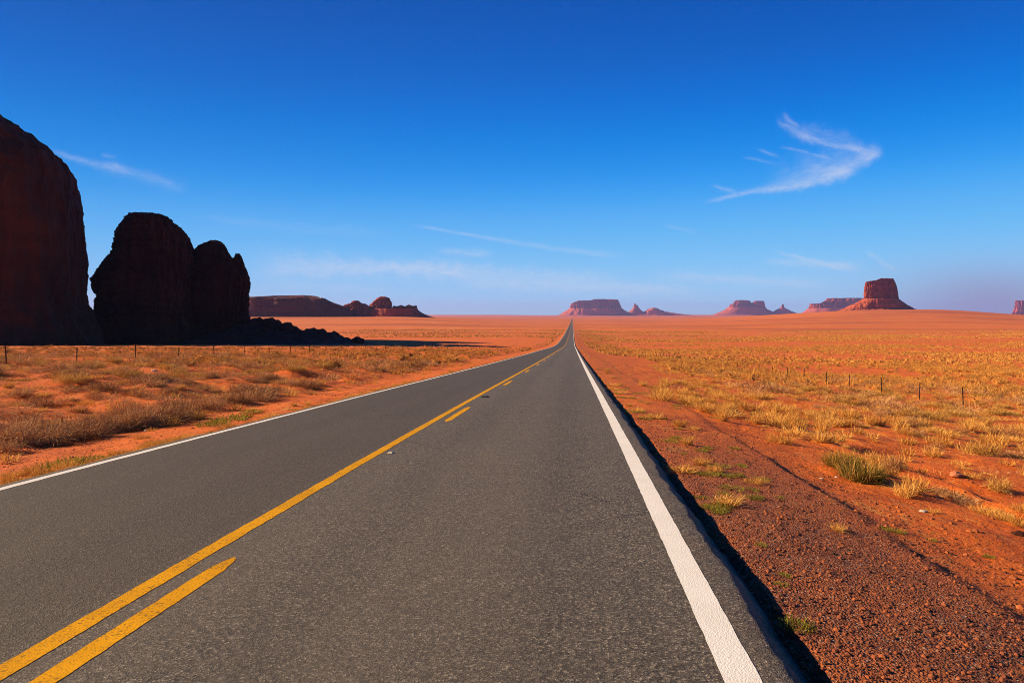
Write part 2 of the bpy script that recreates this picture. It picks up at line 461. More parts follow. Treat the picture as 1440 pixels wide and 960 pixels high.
def mat_asphalt():
    k = NT('worn_asphalt')
    x, y, z = k.sepx()
    v = k.voro(100, out='Color'); s = k.sepx(v)
    agg = k.ramp(s[0], [(0.0, 0.012), (0.30, 0.030), (0.60, 0.080), (0.82, 0.17), (0.94, 0.32), (0.985, 0.48), (1.0, 0.60)])
    tint = k.mix(k.math('MULTIPLY', s[1], 0.8), (1.0, 0.78, 0.53), (1.0, 0.84, 0.66))
    c = k.mix(1.0, agg, tint, 'MULTIPLY')
    v2 = k.sepx(k.voro(42, out='Color'))
    c = k.mix(0.40, c, k.ramp(v2[2], [(0.0, (0.040, 0.034, 0.028)), (0.8, (0.125, 0.100, 0.074)), (1.0, (0.24, 0.195, 0.145))]))
    # traffic polish along the wheel paths, mottling, faint stains
    wp = k.noise(0.9, 4, 0.6, stretch=(1.0, 0.06, 1.0))
    c = k.mix(k.math('MULTIPLY', k.ramp(wp, [(0.36, 0.0), (0.64, 1.0)]), 0.42), c, (0.130, 0.103, 0.075))
    bl = k.noise(0.35, 5, 0.65)
    c = k.mix(k.math('MULTIPLY', k.ramp(bl, [(0.42, 0.0), (0.68, 1.0)]), 0.30), c, (0.085, 0.072, 0.060))
    for wx in (-4.95, -3.75, -1.75, -0.15):
        wt = k.math('ABSOLUTE', k.math('SUBTRACT', k.math('ADD', x, k.math('MULTIPLY', k.math('SUBTRACT', k.noise(0.25, 3), 0.5), 0.5)), wx))
        c = k.mix(k.math('MULTIPLY', k.math('MULTIPLY', k.rng(wt, 0.05, 0.5, 1, 0, True), k.ramp(k.noise(1.1, 4, 0.6, stretch=(1.0, 0.2, 1.0)), [(0.3, 0.35), (0.7, 1.0)])), 0.22), c, (0.040, 0.034, 0.029))
    # the left lane is older and a little darker
    c = k.mix(k.math('MULTIPLY', k.rng(x, -3.0, -2.7, 1, 0), 0.58), c, (0.060, 0.046, 0.033))
    # red dust blown onto the margins
    dust = k.math('MULTIPLY', k.math('MAXIMUM', k.rng(x, 0.7, 1.2, 0, 1), k.rng(x, -6.4, -6.8, 0, 1)), k.ramp(k.noise(3, 5, 0.7), [(0.4, 0.0), (0.7, 1.0)]))
    c = k.mix(k.math('MULTIPLY', dust, 0.30), c, (0.22, 0.11, 0.06))
    # hairline cracks
    cr = k.n('ShaderNodeTexVoronoi', feature='DISTANCE_TO_EDGE'); cr.inputs['Scale'].default_value = 0.11
    warpv = k.n('ShaderNodeMixRGB', blend_type='ADD'); warpv.inputs[0].default_value = 0.9
    k.l(k.pos, warpv.inputs[1]); k.l(k.noise(1.4, 5, 0.7, color=True), warpv.inputs[2])
    k.l(warpv.outputs[0], cr.inputs['Vector'])
    crm = k.math('MULTIPLY', k.rng(cr.outputs['Distance'], 0.0, 0.0012, 1, 0), k.ramp(k.noise(0.25, 3), [(0.5, 0.0), (0.58, 1.0)]))
    c = k.mix(k.math('MULTIPLY', crm, 0.7), c, (0.015, 0.014, 0.013))
    k.color(c)
    k.b.inputs['Roughness'].default_value = 0.75
    k.b.inputs['Specular IOR Level'].default_value = 0.14
    h = k.math('ADD', k.voro(100), k.math('MULTIPLY', k.voro(42), 0.8))
    h = k.math('ADD', h, k.math('MULTIPLY', crm, -2.0))
    k.bump(h, 0.55, 0.006)
    return k.m
def mat_paint(name, base, worn, dark, wear):
    k = NT(name)
    n1 = k.noise(2.2, 5, 0.65); n2 = k.noise(55, 4, 0.7); v = k.voro(95)
    c = k.mix(k.ramp(n1, [(0.35, 0.0), (0.65, 1.0)]), base, worn)
    c = k.mix(k.math('MULTIPLY', k.ramp(n2, [(0.60 - wear * 0.1, 0.0), (0.72 - wear * 0.1, 1.0)]), wear), c, dark)
    # aggregate worn bare of paint, more so towards the tyres' side and in patches
    ag = k.sepx(k.voro(80, out='Color'))
    worn_m = k.math('MULTIPLY', k.math('GREATER_THAN', k.math('ADD', ag[0], k.math('MULTIPLY', k.noise(1.6, 5, 0.7), 0.9)), 1.46 - wear * 0.10), min(wear, .8))
    c = k.mix(worn_m, c, dark)
    k.color(c)
    k.b.inputs['Roughness'].default_value = 0.85; k.b.inputs['Specular IOR Level'].default_value = 0.06
    k.bump(k.math('ADD', v, k.math('MULTIPLY', n2, 0.6)), 0.4, 0.005)
    return k.m
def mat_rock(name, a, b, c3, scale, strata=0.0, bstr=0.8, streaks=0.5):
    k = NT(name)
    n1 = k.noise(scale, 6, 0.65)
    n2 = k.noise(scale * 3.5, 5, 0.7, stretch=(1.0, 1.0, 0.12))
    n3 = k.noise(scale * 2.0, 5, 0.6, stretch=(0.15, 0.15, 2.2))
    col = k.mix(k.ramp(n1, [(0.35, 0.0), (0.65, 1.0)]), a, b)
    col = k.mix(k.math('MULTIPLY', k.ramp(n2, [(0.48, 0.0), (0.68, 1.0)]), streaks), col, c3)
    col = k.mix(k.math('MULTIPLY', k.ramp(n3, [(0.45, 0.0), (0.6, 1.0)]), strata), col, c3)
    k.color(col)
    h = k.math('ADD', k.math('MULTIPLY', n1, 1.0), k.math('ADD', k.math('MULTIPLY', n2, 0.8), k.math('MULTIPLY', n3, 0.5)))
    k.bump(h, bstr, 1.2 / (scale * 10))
    return k.m

M_ground = mat_ground()
M_asphalt = mat_asphalt()
M_yellow = mat_paint('yellow_road_paint', (0.66, 0.298, 0.001), (0.53, 0.232, 0.001), (0.12, 0.070, 0.02), 0.68)
M_white = mat_paint('white_road_paint', (0.70, 0.65, 0.59), (0.64, 0.59, 0.53), (0.50, 0.44, 0.38), 0.35)
M_darkrock = mat_rock('shade_darkened_sandstone', (0.046, 0.012, 0.005), (0.078, 0.020, 0.007), (0.018, 0.006, 0.004), 0.06, 0.25)  # base colour darkened: the monoliths' shade is put into the albedo
M_midrock = mat_rock('shaded_red_sandstone', (0.062, 0.011, 0.005), (0.125, 0.022, 0.008), (0.024, 0.006, 0.004), 0.012, 0.4, 1.0)  # shaded copy: the long mesa's shadowed front is painted into its colour
M_dome = mat_rock('sunlit_red_sandstone', (0.24, 0.036, 0.012), (0.34, 0.060, 0.020), (0.09, 0.016, 0.009), 0.018, 0.4, 1.0)  # lit copy of that sandstone, coloured brighter for the sunlit ridge and butte
M_cliff = mat_rock('red_sandstone_cliff', (0.34, 0.052, 0.018), (0.45, 0.080, 0.026), (0.15, 0.025, 0.014), 0.010, 0.35, 1.0, 0.7)
M_talus = mat_rock('red_talus_slope', (0.36, 0.070, 0.028), (0.43, 0.095, 0.036), (0.25, 0.048, 0.025), 0.012, 0.55, 0.7, 0.3)

# ------------------------------------------------------------------ ground sheet
def axis(step, growth, far):
    a = [0.0]; s = step
    while a[-1] < far:
        a.append(a[-1] + s); s *= growth
    return np.array(a)
xr = np.concatenate([np.arange(0, 7.0, 0.065), 7.0 + axis(0.065, 1.042, 24000)])
xl = np.concatenate([np.array([-0.6, -3, -5.6]), -np.arange(6.3, 8.0, 0.07), -8.0 - axis(0.075, 1.042, 24000)])
gxs = np.sort(np.concatenate([xr, xl]))
gys = np.concatenate([np.array([-300., -100, -40, -15, -6, -2, 0, 1.2]), 2.0 + axis(0.05, 1.0135, 24000)])
GX, GY = np.meshgrid(gxs, gys)
GZ = ground_z(GX, GY)
gv = np.stack([GX, GY, GZ], -1).reshape(-1, 3)
ground = link('ground', mesh_np('ground', gv, grid_faces(len(gys), len(gxs)), 4, True), M_ground)
tag(ground, kind='structure')
GROUND_MIN = float(GZ.min())

# ------------------------------------------------------------------ road and its markings
ry = np.concatenate([np.array([-60., -20, -5, 0]), 1.5 + axis(0.05, 1.012, 5200)])
secx = [(-6.86, -0.20, 0), (-6.70, -0.05, 1), (-6.60, -0.004, 1)] + [(v, 0.0, 0) for v in np.linspace(-6.4, 0.7, 20)] + \
       [(0.92, 0.0, 0), (1.02, -0.001, 2), (1.05, -0.008, 2), (1.08, -0.055, 2), (1.14, -0.115, 2), (1.20, -0.165, 2), (1.30, -0.23, 2)]
rag = right_rag(ry); rag_l = 0.05 * fbm(ry * 1.1, ry * 0 + 9.0, 4, 8)
lump = lambda s: 0.022 * fbm(ry * 3.0, ry * 0 + s * 1.7, 3, 71)
rv = np.zeros((len(ry), len(secx), 3))
for j, (xx, zz, ty) in enumerate(secx):
    xo = xx + (rag if ty == 2 else rag_l if ty == 1 else 0)
    zo = zz + (lump(j) if (ty == 2 and zz < -0.03 and zz > -0.19) else 0)
    rv[:, j, 0] = xo; rv[:, j, 1] = ry; rv[:, j, 2] = road_z(ry) + cross(xx) + zo
road = link('road', mesh_np('road', rv.reshape(-1, 3), grid_faces(len(ry), len(secx)), 4, True), M_asphalt)
tag(road, kind='structure')
def strip(name, xc, w, y0, y1, mat, parent, amp, lift=0.0028, ends=0.0, step=0.03):
    ys = [y0]
    while ys[-1] < y1:
        ys.append(ys[-1] + max(step, 0.006 * max(ys[-1], 0)))
    ys[-1] = y1
    ys = np.array(ys)
    ws = np.full(len(ys), w * 0.5)
    if ends:
        e = np.minimum(ys - y0, y1 - ys) / ends
        ws = ws * np.sqrt(np.clip(e, 0.02, 1.0))
    fr = np.array([-1, -.5, 0, .5, 1.0])
    vv = np.zeros((len(ys), 5, 3))
    sd = int(abs(y0) * 7) + int(xc * 10)
    n1 = amp * (fbm(ys * 9, ys * 0, 3, sd) + 0.8 * fbm(ys * 1.3, ys * 0, 3, sd + 3))
    n2 = amp * (fbm(ys * 9, ys * 0, 3, sd + 5) + 0.8 * fbm(ys * 1.3, ys * 0, 3, sd + 3))
    for j, f in enumerate(fr):
        nn = n1 * (f < 0) * abs(f) + n2 * (f > 0) * abs(f)
        xx = xc + f * ws + nn
        vv[:, j, 0] = xx; vv[:, j, 1] = ys; vv[:, j, 2] = road_z(ys) + cross(xx) + lift
    return link(name, mesh_np(name, vv.reshape(-1, 3), grid_faces(len(ys), 5), 4, True), mat, parent)
strip('edge_line', XR, 0.175, 1.5, 5000, M_white, road, 0.004)
strip('edge_line', XL, 0.120, 1.5, 5000, M_white, road, 0.008)
strip('centre_line', -2.80, 0.140, 1.5, 3000, M_yellow, road, 0.008)
yd = 2.0
for i in range(45):
    d = strip('dash', -2.515, 0.135, yd, yd + 3.08, M_yellow, road, 0.006, ends=0.30)
    yd += 11.55

# ------------------------------------------------------------------ rocks, buttes and mesas
from mathutils import noise as mnoise, Vector
def pxX(px, D): return (px - VX) * D / FOC
def pyZ(py, D): return CAM_H + (VY - py) * D / FOC
def rock_mesh(name, D, levels, depth, top=None, seg=160, sub=5, power=2.6, amp=0.05, flute=0.0, scale=1.0, ledge=0.0, seed=0.0, shear=None, crag=0.0, vs=1.0):
    """A closed rock from rings (py, px_left, px_right) at distance D, with thickness depth (full, metres)
    per level fraction; displaced by noise; top = polyline of the crest [(px, py)]."""
    levels = [(VY + (q[0] - VY) * (vs if q[0] < VY else 1.0),) + tuple(q[1:]) for q in levels]
    if top is not None: top = [(q[0], VY + (q[1] - VY) * (vs if q[1] < VY else 1.0)) for q in top]
    lv = sorted(levels, key=lambda q: -q[0])
    zs = np.array([pyZ(q[0], D) for q in lv]); a = np.array([pxX(q[1], D) for q in lv]); b = np.array([pxX(q[2], D) for q in lv])
    dep = np.array([q[3] if len(q) > 3 else 1.0 for q in lv]) * depth
    nz = []
    for i in range(len(zs) - 1):
        nz += list(np.linspace(zs[i], zs[i + 1], sub, endpoint=False))
    nz = np.array(nz + [zs[-1]])
    A = np.interp(nz, zs, a); B = np.interp(nz, zs, b); P = np.interp(nz, zs, dep)
    H = zs[-1] - zs[0]
    th = np.linspace(0, 2 * math.pi, seg, endpoint=False)
    co, si = np.cos(th), np.sin(th)
    ex = 2.0 / power
    ux = np.sign(co) * np.abs(co) ** ex; uy = np.sign(si) * np.abs(si) ** ex
    rings = []
    # closing rings on top
    spec = [(z, A[i], B[i], P[i], 1.0) for i, z in enumerate(nz)]
    for f in (0.8, 0.55, 0.3, 0.1):
        spec.append((nz[-1] + 0.01 * H * (1 - f), A[-1], B[-1], P[-1], f))
    wid = max(b - a)
    kk = shear if shear is not None else (np.mean([(q[1] + q[2]) / 2 for q in lv]) - VX) / FOC   # the rock's long axis is set obliquely
    verts = []
    for (z, l, r, p, f) in spec:
        cx, hw, hd = (l + r) / 2, (r - l) / 2 * f, p / 2 * f
        for q in range(seg):
            x = cx + hw * ux[q]; y = D + hd * uy[q]
            s = 1.0 / (wid * 0.16) / scale
            v = Vector((x * s + seed, y * s, z * s * 0.7))
            n = mnoise.fractal(v, 1.0, 2.1, 5)
            d = amp * wid * 0.5 * n
            if flute:
                fl = mnoise.fractal(Vector((x * s * 1.4 + seed, y * s * 1.4, z * s * 0.12)), 0.7, 2.0, 4)
                d += flute * 1.5 * wid * 0.5 * (min(abs(fl) * 1.6, 0.6) * -1.0)
            if ledge:
                lz = mnoise.noise(Vector((seed * 3, z * s * 6.0, x * s * 0.2)))
                d += ledge * wid * 0.5 * lz
            if crag:
                w_ = Vector((x * s * 2.2 + seed, y * s * 2.2, z * s * 1.3))
                d += crag * wid * 0.5 * (mnoise.cell(w_ * 1.7 + Vector((n, n, n))) + 1.5 * mnoise.ridged_multi_fractal(w_ * 1.5, 0.9, 2.1, 5, 1.0, 2.0) - 1.5)
            d *= min(1.0, f + 0.2)
            nx_, ny_ = ux[q], uy[q]
            verts.append((x + nx_ * d * 0.75 + kk * (y - D), y + ny_ * d, z + 0.18 * d))
    verts = np.array(verts)
    if top is not None:
        tx = np.array([pxX(q[0], D) for q in top]); tz = np.array([pyZ(q[1], D) for q in top])
        lim = np.interp(verts[:, 0] - kk * (verts[:, 1] - D), tx, tz)
        jit = np.array([mnoise.fractal(Vector((v[0] / wid * 30 + seed, v[1] / wid * 30, 1.3)), 0.9, 2.0, 3) for v in verts]) * amp * H * 0.25
        verts[:, 2] = np.minimum(verts[:, 2], lim + jit)
    verts = np.vstack([verts, [[(A[-1] + B[-1]) / 2, D, verts[-seg:, 2].mean()]]])
    nr = len(spec)
    f4 = grid_faces(nr, seg, True)
    last = (nr - 1) * seg; c = len(verts) - 1
    tri = np.array([[last + q, last + (q + 1) % seg, c, c] for q in range(seg)])
    faces = [tuple(r) for r in f4] + [tuple(r[:3]) for r in tri]
    me = bpy.data.meshes.new(name)
    me.from_pydata([tuple(v) for v in verts], [], faces)
    me.polygons.foreach_set('use_smooth', np.full(len(faces), True))
    me.update()
    return me

# --- the three dark monoliths on the left
def monolith(label, D, *args, **kw):
    me = rock_mesh('sandstone_monolith', D, *args, **kw)
    o = link('sandstone_monolith', me, M_darkrock)
    return tag(o, label, 'rock formation', 'dark sandstone monoliths')
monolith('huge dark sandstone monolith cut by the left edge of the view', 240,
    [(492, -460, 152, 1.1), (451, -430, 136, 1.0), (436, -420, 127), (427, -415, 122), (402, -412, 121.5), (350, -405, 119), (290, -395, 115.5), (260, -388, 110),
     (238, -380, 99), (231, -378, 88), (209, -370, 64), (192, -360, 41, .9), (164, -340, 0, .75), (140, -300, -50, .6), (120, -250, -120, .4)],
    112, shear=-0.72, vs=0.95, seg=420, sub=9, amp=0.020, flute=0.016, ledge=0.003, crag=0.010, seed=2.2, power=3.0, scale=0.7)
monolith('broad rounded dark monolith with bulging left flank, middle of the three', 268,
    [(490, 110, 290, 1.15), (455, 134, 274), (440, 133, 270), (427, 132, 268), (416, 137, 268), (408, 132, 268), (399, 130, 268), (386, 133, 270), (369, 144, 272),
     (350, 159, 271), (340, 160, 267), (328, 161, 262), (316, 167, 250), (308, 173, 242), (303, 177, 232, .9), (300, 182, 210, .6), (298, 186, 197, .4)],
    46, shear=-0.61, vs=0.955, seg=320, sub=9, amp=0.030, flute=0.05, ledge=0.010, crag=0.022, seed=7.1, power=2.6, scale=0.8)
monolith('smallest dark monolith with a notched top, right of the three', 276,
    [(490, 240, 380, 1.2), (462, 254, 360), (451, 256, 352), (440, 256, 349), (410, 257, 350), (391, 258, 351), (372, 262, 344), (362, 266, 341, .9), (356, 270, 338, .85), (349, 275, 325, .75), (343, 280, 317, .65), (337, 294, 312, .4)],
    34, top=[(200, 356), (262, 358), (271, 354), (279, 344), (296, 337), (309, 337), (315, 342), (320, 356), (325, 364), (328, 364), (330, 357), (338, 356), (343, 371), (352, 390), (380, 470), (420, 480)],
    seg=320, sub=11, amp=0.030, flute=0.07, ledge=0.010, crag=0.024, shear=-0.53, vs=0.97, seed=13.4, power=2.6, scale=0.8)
monolith('tall dark monolith standing beyond the left edge of the view, farther back than the others', 348,
    [(485, -460, -8), (450, -445, -16), (400, -430, -24), (300, -410, -34), (220, -390, -60), (160, -350, -90), (128, -320, -130, .8), (112, -290, -170, .5)],
    105, seg=160, amp=0.03, flute=0.04, ledge=0.008, seed=19.0, shear=-1.02)
# rubble spur at their foot
def rubble():
    D = 262
    top = [(300, 470), (345, 455), (356, 449), (372, 453), (392, 453), (398, 457), (404, 455), (412, 459), (430, 465), (437, 462), (447, 463), (450, 461), (460, 466), (472, 469), (483, 476), (500, 479), (520, 484)]
    nx, ny = 170, 40
    X = np.linspace(pxX(300, D), pxX(520, D), nx); Y = np.linspace(D - 34, D + 30, ny)
    XX, YY = np.meshgrid(X, Y)
    px = XX * FOC / D + VX
    crest = np.interp(px, [t[0] for t in top], [pyZ(t[1], D) for t in top])
    base = ground_z(XX, YY)
    c0 = ground_z(XX, np.full_like(XX, D))
    h = np.maximum(crest - c0, 0)
    prof = np.clip(1 - np.abs(YY - D) / 31.0, 0, 1)
    jag = 1 + 0.30 * fbm(XX * 0.45, YY * 0.45, 4, 91) + 0.25 * (np.abs(fbm(XX * 0.16, YY * 0.16, 3, 97)) * 2 - 0.5) * (np.abs(YY - D) > 4)
    Z = base + h * prof ** 0.9 * jag - 0.3
    me = mesh_np('rubble_spur', np.stack([XX, YY, Z], -1).reshape(-1, 3), grid_faces(ny, nx), 4, False)
    o = link('rubble_spur', me, M_darkrock)
    tag(o, 'low jagged spur of dark rubble running right from the monoliths', 'rock outcrop')
rubble()
# boulders
def boulder_mesh(name, seed, sub=3):
    import bmesh
    bm = bmesh.new(); bmesh.ops.create_icosphere(bm, subdivisions=sub, radius=1.0)
    for v in bm.verts:
        n = mnoise.fractal(v.co * 1.1 + Vector((seed, 0, 0)), 1.0, 2.0, 4)
        q = mnoise.cell(v.co * 1.2 + Vector((seed, 3, 0)))
        v.co *= 1 + 0.35 * n + 0.12 * q
        v.co.z *= 0.8
    me = bpy.data.meshes.new(name); bm.to_mesh(me); bm.free()
    return me
bm_ = [boulder_mesh('boulder', s) for s in (1.0, 5.5, 9.2)]
for m in bm_: m.materials.append(M_darkrock)
for i, (px, py, r) in enumerate([(503, 480, 2.4), (469, 474, 2.6), (448, 470, 2.6), (404, 462, 2.8), (380, 458, 3.4), (362, 458, 3.2), (420, 470, 2.2), (488, 480, 1.8), (142, 462, 3.6), (160, 470, 3.0), (118, 474, 3)]):
    D = 258 + (i % 3) * 6
    x = pxX(px, D)
    o = link('boulder', bm_[i % 3], None, loc=(x, D, pyZ(py, D)))
    o.scale = (r, r, r * random.uniform(.8, 1.2)); o.rotation_euler = (random.uniform(-.4, .4), random.uniform(-.4, .4), random.uniform(0, 6))
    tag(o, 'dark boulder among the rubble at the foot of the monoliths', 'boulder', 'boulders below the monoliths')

# --- far buttes: an Empty with talus and cliff parts
def butte(name, label, cat, parts, group=None, at=None):
    D = at[1]
    e = empty(name, (pxX(at[0], D), D, pyZ(at[2], D)))
    tag(e, label, cat, group)
    for (pn, me, mat) in parts:
        o = link(pn, me, mat)
        o.parent = e
        o.matrix_parent_inverse = e.matrix_world.inverted() if False else __import__('mathutils').Matrix.Translation(-e.location)
    return e
R = rock_mesh
D = 2000
G1 = 'distant red sandstone mesas and buttes'
butte('mesa', 'long low dark mesa just right of the monoliths', 'mesa', [
    ('cliff', R('cliff', D, [(450, 260, 520, 1.2), (445, 262, 506), (441, 265, 503), (437, 268, 496), (430, 272, 483), (425, 275, 468), (420, 280, 459), (416, 290, 445, .8), (414.5, 300, 435, .6)], 210,
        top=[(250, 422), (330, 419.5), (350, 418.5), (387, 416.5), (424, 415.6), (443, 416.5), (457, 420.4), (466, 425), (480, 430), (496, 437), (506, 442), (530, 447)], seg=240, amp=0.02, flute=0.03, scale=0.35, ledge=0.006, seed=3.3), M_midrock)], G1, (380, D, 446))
D = 2050
butte('rock_ridge', 'small pointed red ridge between the dark mesa and the domed butte', 'rock formation', [
    ('cliff', R('cliff', D, [(448, 455, 545, 1.2), (441, 466, 530), (436, 472, 524), (431, 478, 520), (428, 486, 515), (425, 494, 508), (422.8, 499, 504)], 85, seg=120, amp=0.07, flute=0.14, scale=0.5, ledge=0.03, seed=21.0, power=2.2), M_dome)], G1, (500, D, 446))
D = 2075
butte('butte', 'blocky domed red butte, tallest of the low rocks left of the road', 'butte', [
    ('talus', R('talus', D, [(449, 490, 620, 1.3), (444, 505, 602), (440, 512, 594), (436, 516, 588), (434, 518, 587)], 150, seg=160, amp=0.02, scale=0.4, seed=31.0), M_dome),
    ('cliff', R('cliff', D, [(440, 515, 552.5), (435, 516, 552), (429, 519, 551.5), (424, 524, 551), (419, 530, 547.5), (417, 534, 542, .7)], 70, seg=140, amp=0.06, flute=0.20, scale=0.6, ledge=0.03, seed=35.0), M_dome),
    ('cliff', R('cliff', D, [(441, 548, 589), (436, 550, 587), (431, 552, 587), (428, 554, 585, .9)], 65,
        top=[(540, 430), (552, 429.5), (560, 431), (564, 428.7), (569, 431), (575, 428.2), (580, 430.5), (586, 429.4), (590, 432)], seg=140, amp=0.05, flute=0.18, scale=0.6, ledge=0.03, seed=39.0), M_dome)], G1, (550, D, 446))
D = 13000
butte('mesa', 'wide flat-topped hazy mesa straight beyond the end of the road', 'mesa', [
    ('talus', R('talus', D, [(450, 764, 930, 1.3), (446, 776, 906, 1.2), (442, 787, 891), (438.5, 793, 883), (435.5, 798, 877.5), (433.5, 800, 875.5)], 900, seg=220, amp=0.012, flute=0.02, scale=0.35, seed=41.0), M_talus),
    ('cliff', R('cliff', D, [(438, 799.5, 876), (434, 801, 875), (430, 801.5, 873), (426.5, 803, 871.5), (423.5, 806, 870.5), (421, 812, 869, .95), (420.5, 834, 868, .9)], 620,
        top=[(795, 430), (802, 427), (807, 425.5), (813.5, 423), (834, 422.6), (835.5, 420.9), (850, 420.8), (869, 421.4), (872, 426)], seg=300, amp=0.035, flute=0.14, scale=0.35, ledge=0.012, seed=44.0, power=3.2), M_cliff)], G1, (836, D, 444))
D = 13600
butte('rock_spire', 'slender hazy rock spire just right of the flat-topped mesa', 'rock spire', [
    ('talus', R('talus', D, [(446, 868, 926), (441.5, 878, 911), (438, 884.5, 904), (435, 888, 900.5), (433, 890, 899)], 260, seg=100, amp=0.03, scale=0.5, seed=51.0), M_talus),
    ('cliff', R('cliff', D, [(436, 889, 900), (433, 890, 898.5), (430.5, 891, 897.7), (428, 891.5, 896, .7), (426.6, 892, 894.3, .5)], 75, top=[(885, 428), (891.5, 427), (893.5, 426.6), (895, 429.2), (896.3, 428.2), (897.6, 429.5), (899, 432)], seg=80, amp=0.06, flute=0.12, scale=0.6, seed=54.0), M_cliff)], G1, (894, D, 443))
butte('rock_hill', 'low pointed hazy hill right of the slender spire', 'hill', [
    ('talus', R('talus', D, [(447, 870, 1000, 1.2), (442.5, 893, 968), (440, 902, 948), (437.8, 907, 934), (435.5, 911.5, 928), (433.6, 915, 923.5), (432.6, 917.5, 921)], 380, seg=120, amp=0.03, scale=0.4, ledge=0.02, seed=57.0, power=2.1), M_talus)], G1, (920, D, 443))
D = 14500
butte('mesa', 'faint double-humped mesa between the road and the large right-hand butte', 'mesa', [
    ('talus', R('talus', D, [(449, 985, 1110, 1.3), (441, 1006, 1090), (437, 1016, 1084.5), (434.5, 1021, 1079), (432, 1024, 1077)], 700, seg=160, amp=0.015, scale=0.4, seed=61.0), M_talus),
    ('cliff', R('cliff', D, [(437, 1022.5, 1060), (432, 1024.5, 1058), (428.5, 1026, 1057.5), (425, 1031, 1057), (422, 1034, 1054.5, .9)], 420, top=[(1018, 430), (1025, 428.5), (1031, 427), (1033.5, 422.3), (1045, 421.8), (1054, 422.7), (1057, 426), (1060, 428)], seg=180, amp=0.05, flute=0.12, scale=0.5, seed=64.0), M_cliff),
    ('cliff', R('cliff', D, [(437, 1054, 1079), (432, 1056, 1077), (426, 1057, 1075.5), (423, 1062, 1074, .9)], 360, seg=140, amp=0.05, flute=0.12, scale=0.5, seed=67.0), M_cliff)], G1, (1048, D, 441))
butte('rock_spire', 'tiny faint spire on a cone between the double-humped mesa and the long mesa', 'rock spire', [
    ('talus', R('talus', D, [(446, 1070, 1135), (440, 1083, 1120), (437, 1089, 1112), (434, 1095, 1106), (432.5, 1097, 1104)], 300, seg=90, amp=0.03, scale=0.5, seed=71.0), M_talus),
    ('cliff', R('cliff', D, [(435, 1097, 1103.5), (432, 1098, 1103), (429.5, 1099, 1102.6), (427.8, 1099.7, 1102)], 45, seg=60, amp=0.06, flute=0.1, scale=0.6, seed=74.0), M_cliff)], G1, (1100, D, 441))
D = 11500
butte('mesa', 'long hazy stepped mesa behind the large right-hand butte', 'mesa', [
    ('talus', R('talus', D, [(448, 1110, 1330, 1.3), (440, 1128, 1300), (436, 1134, 1290), (433.5, 1137, 1285)], 900, seg=200, amp=0.012, scale=0.4, seed=81.0), M_talus),
    ('cliff', R('cliff', D, [(437, 1136, 1275), (433, 1137, 1272), (427.5, 1138, 1270), (424, 1157, 1268), (419, 1163, 1262, .9)], 560, top=[(1130, 428), (1138, 427), (1155, 427), (1158, 424), (1163, 419.4), (1185, 418.6), (1212, 419), (1240, 419.5), (1290, 421)], seg=260, amp=0.03, flute=0.10, scale=0.4, ledge=0.01, seed=84.0, power=3.0), M_cliff)], G1, (1200, D, 441))
D = 3200
butte('butte', 'large square red butte on a sloping talus skirt right of the road', 'butte', [
    ('talus', R('talus', D, [(445, 1160, 1312, 1.3), (437, 1178, 1292, 1.15), (433, 1188, 1284), (430, 1194, 1279), (426, 1203, 1272), (422.5, 1210, 1266.5), (420.5, 1213, 1264.5)], 300, seg=220, amp=0.02, flute=0.03, scale=0.3, ledge=0.012, seed=91.0), M_talus),
    ('cliff', R('cliff', D, [(426, 1213, 1266), (421, 1214.5, 1264.5), (414, 1214.5, 1263.8), (406, 1215, 1262.5), (399, 1216, 1260), (396, 1217, 1258.5), (392, 1221, 1257, .92)], 150,
        top=[(1205, 398), (1216, 397), (1224, 396), (1231, 395.2), (1237, 393), (1240, 392), (1257, 391.8), (1259, 396), (1264, 402)], seg=260, amp=0.035, flute=0.12, scale=0.35, ledge=0.018, seed=94.0, power=3.4), M_cliff)], G1, (1240, D, 434))
D = 12500
butte('mesa', 'hazy cliff-sided mesa cut by the right edge of the view', 'mesa', [
    ('cliff', R('cliff', D, [(446, 1418, 1560, 1.1), (437, 1424.5, 1548), (432, 1426, 1545), (426, 1427, 1543), (422.5, 1428.5, 1540, .95)], 420, seg=180, amp=0.02, flute=0.07, scale=0.35, seed=99.0, power=3.2), M_cliff)], G1, (1470, D, 438))

# ------------------------------------------------------------------ fences
k = NT('rusty_steel_post'); k.color(k.mix(k.noise(9, 4), (0.045, 0.026, 0.020), (0.10, 0.045, 0.028))); M_post = k.m
k = NT('fence_wire'); k.color((0.10, 0.075, 0.06)); k.b.inputs['Metallic'].default_value = 0.6; k.b.inputs['Roughness'].default_value = 0.6; M_wire = k.m
def post_mesh(h):
    """studded T-section steel post"""
    import bmesh
    bm = bmesh.new()
    def box(x0, x1, y0, y1, z0, z1):
        vs = [bm.verts.new(p) for p in ((x0,y0,z0),(x1,y0,z0),(x1,y1,z0),(x0,y1,z0),(x0,y0,z1),(x1,y0,z1),(x1,y1,z1),(x0,y1,z1))]
        for f in ((3,2,1,0),(4,5,6,7),(0,1,5,4),(1,2,6,5),(2,3,7,6),(3,0,4,7)): bm.faces.new([vs[i] for i in f])
    box(-.032, .032, -.006, .006, -.3, h)
    box(-.006, .006, .0065, .045, -.3, h - .02)
    for i in range(14):
        z = .2 + i * (h - .3) / 14
        box(-.012, .012, -.014, -.0065, z, z + .025)
    me = bpy.data.meshes.new('post'); bm.to_mesh(me); bm.free()
    me.materials.append(M_post)
    return me
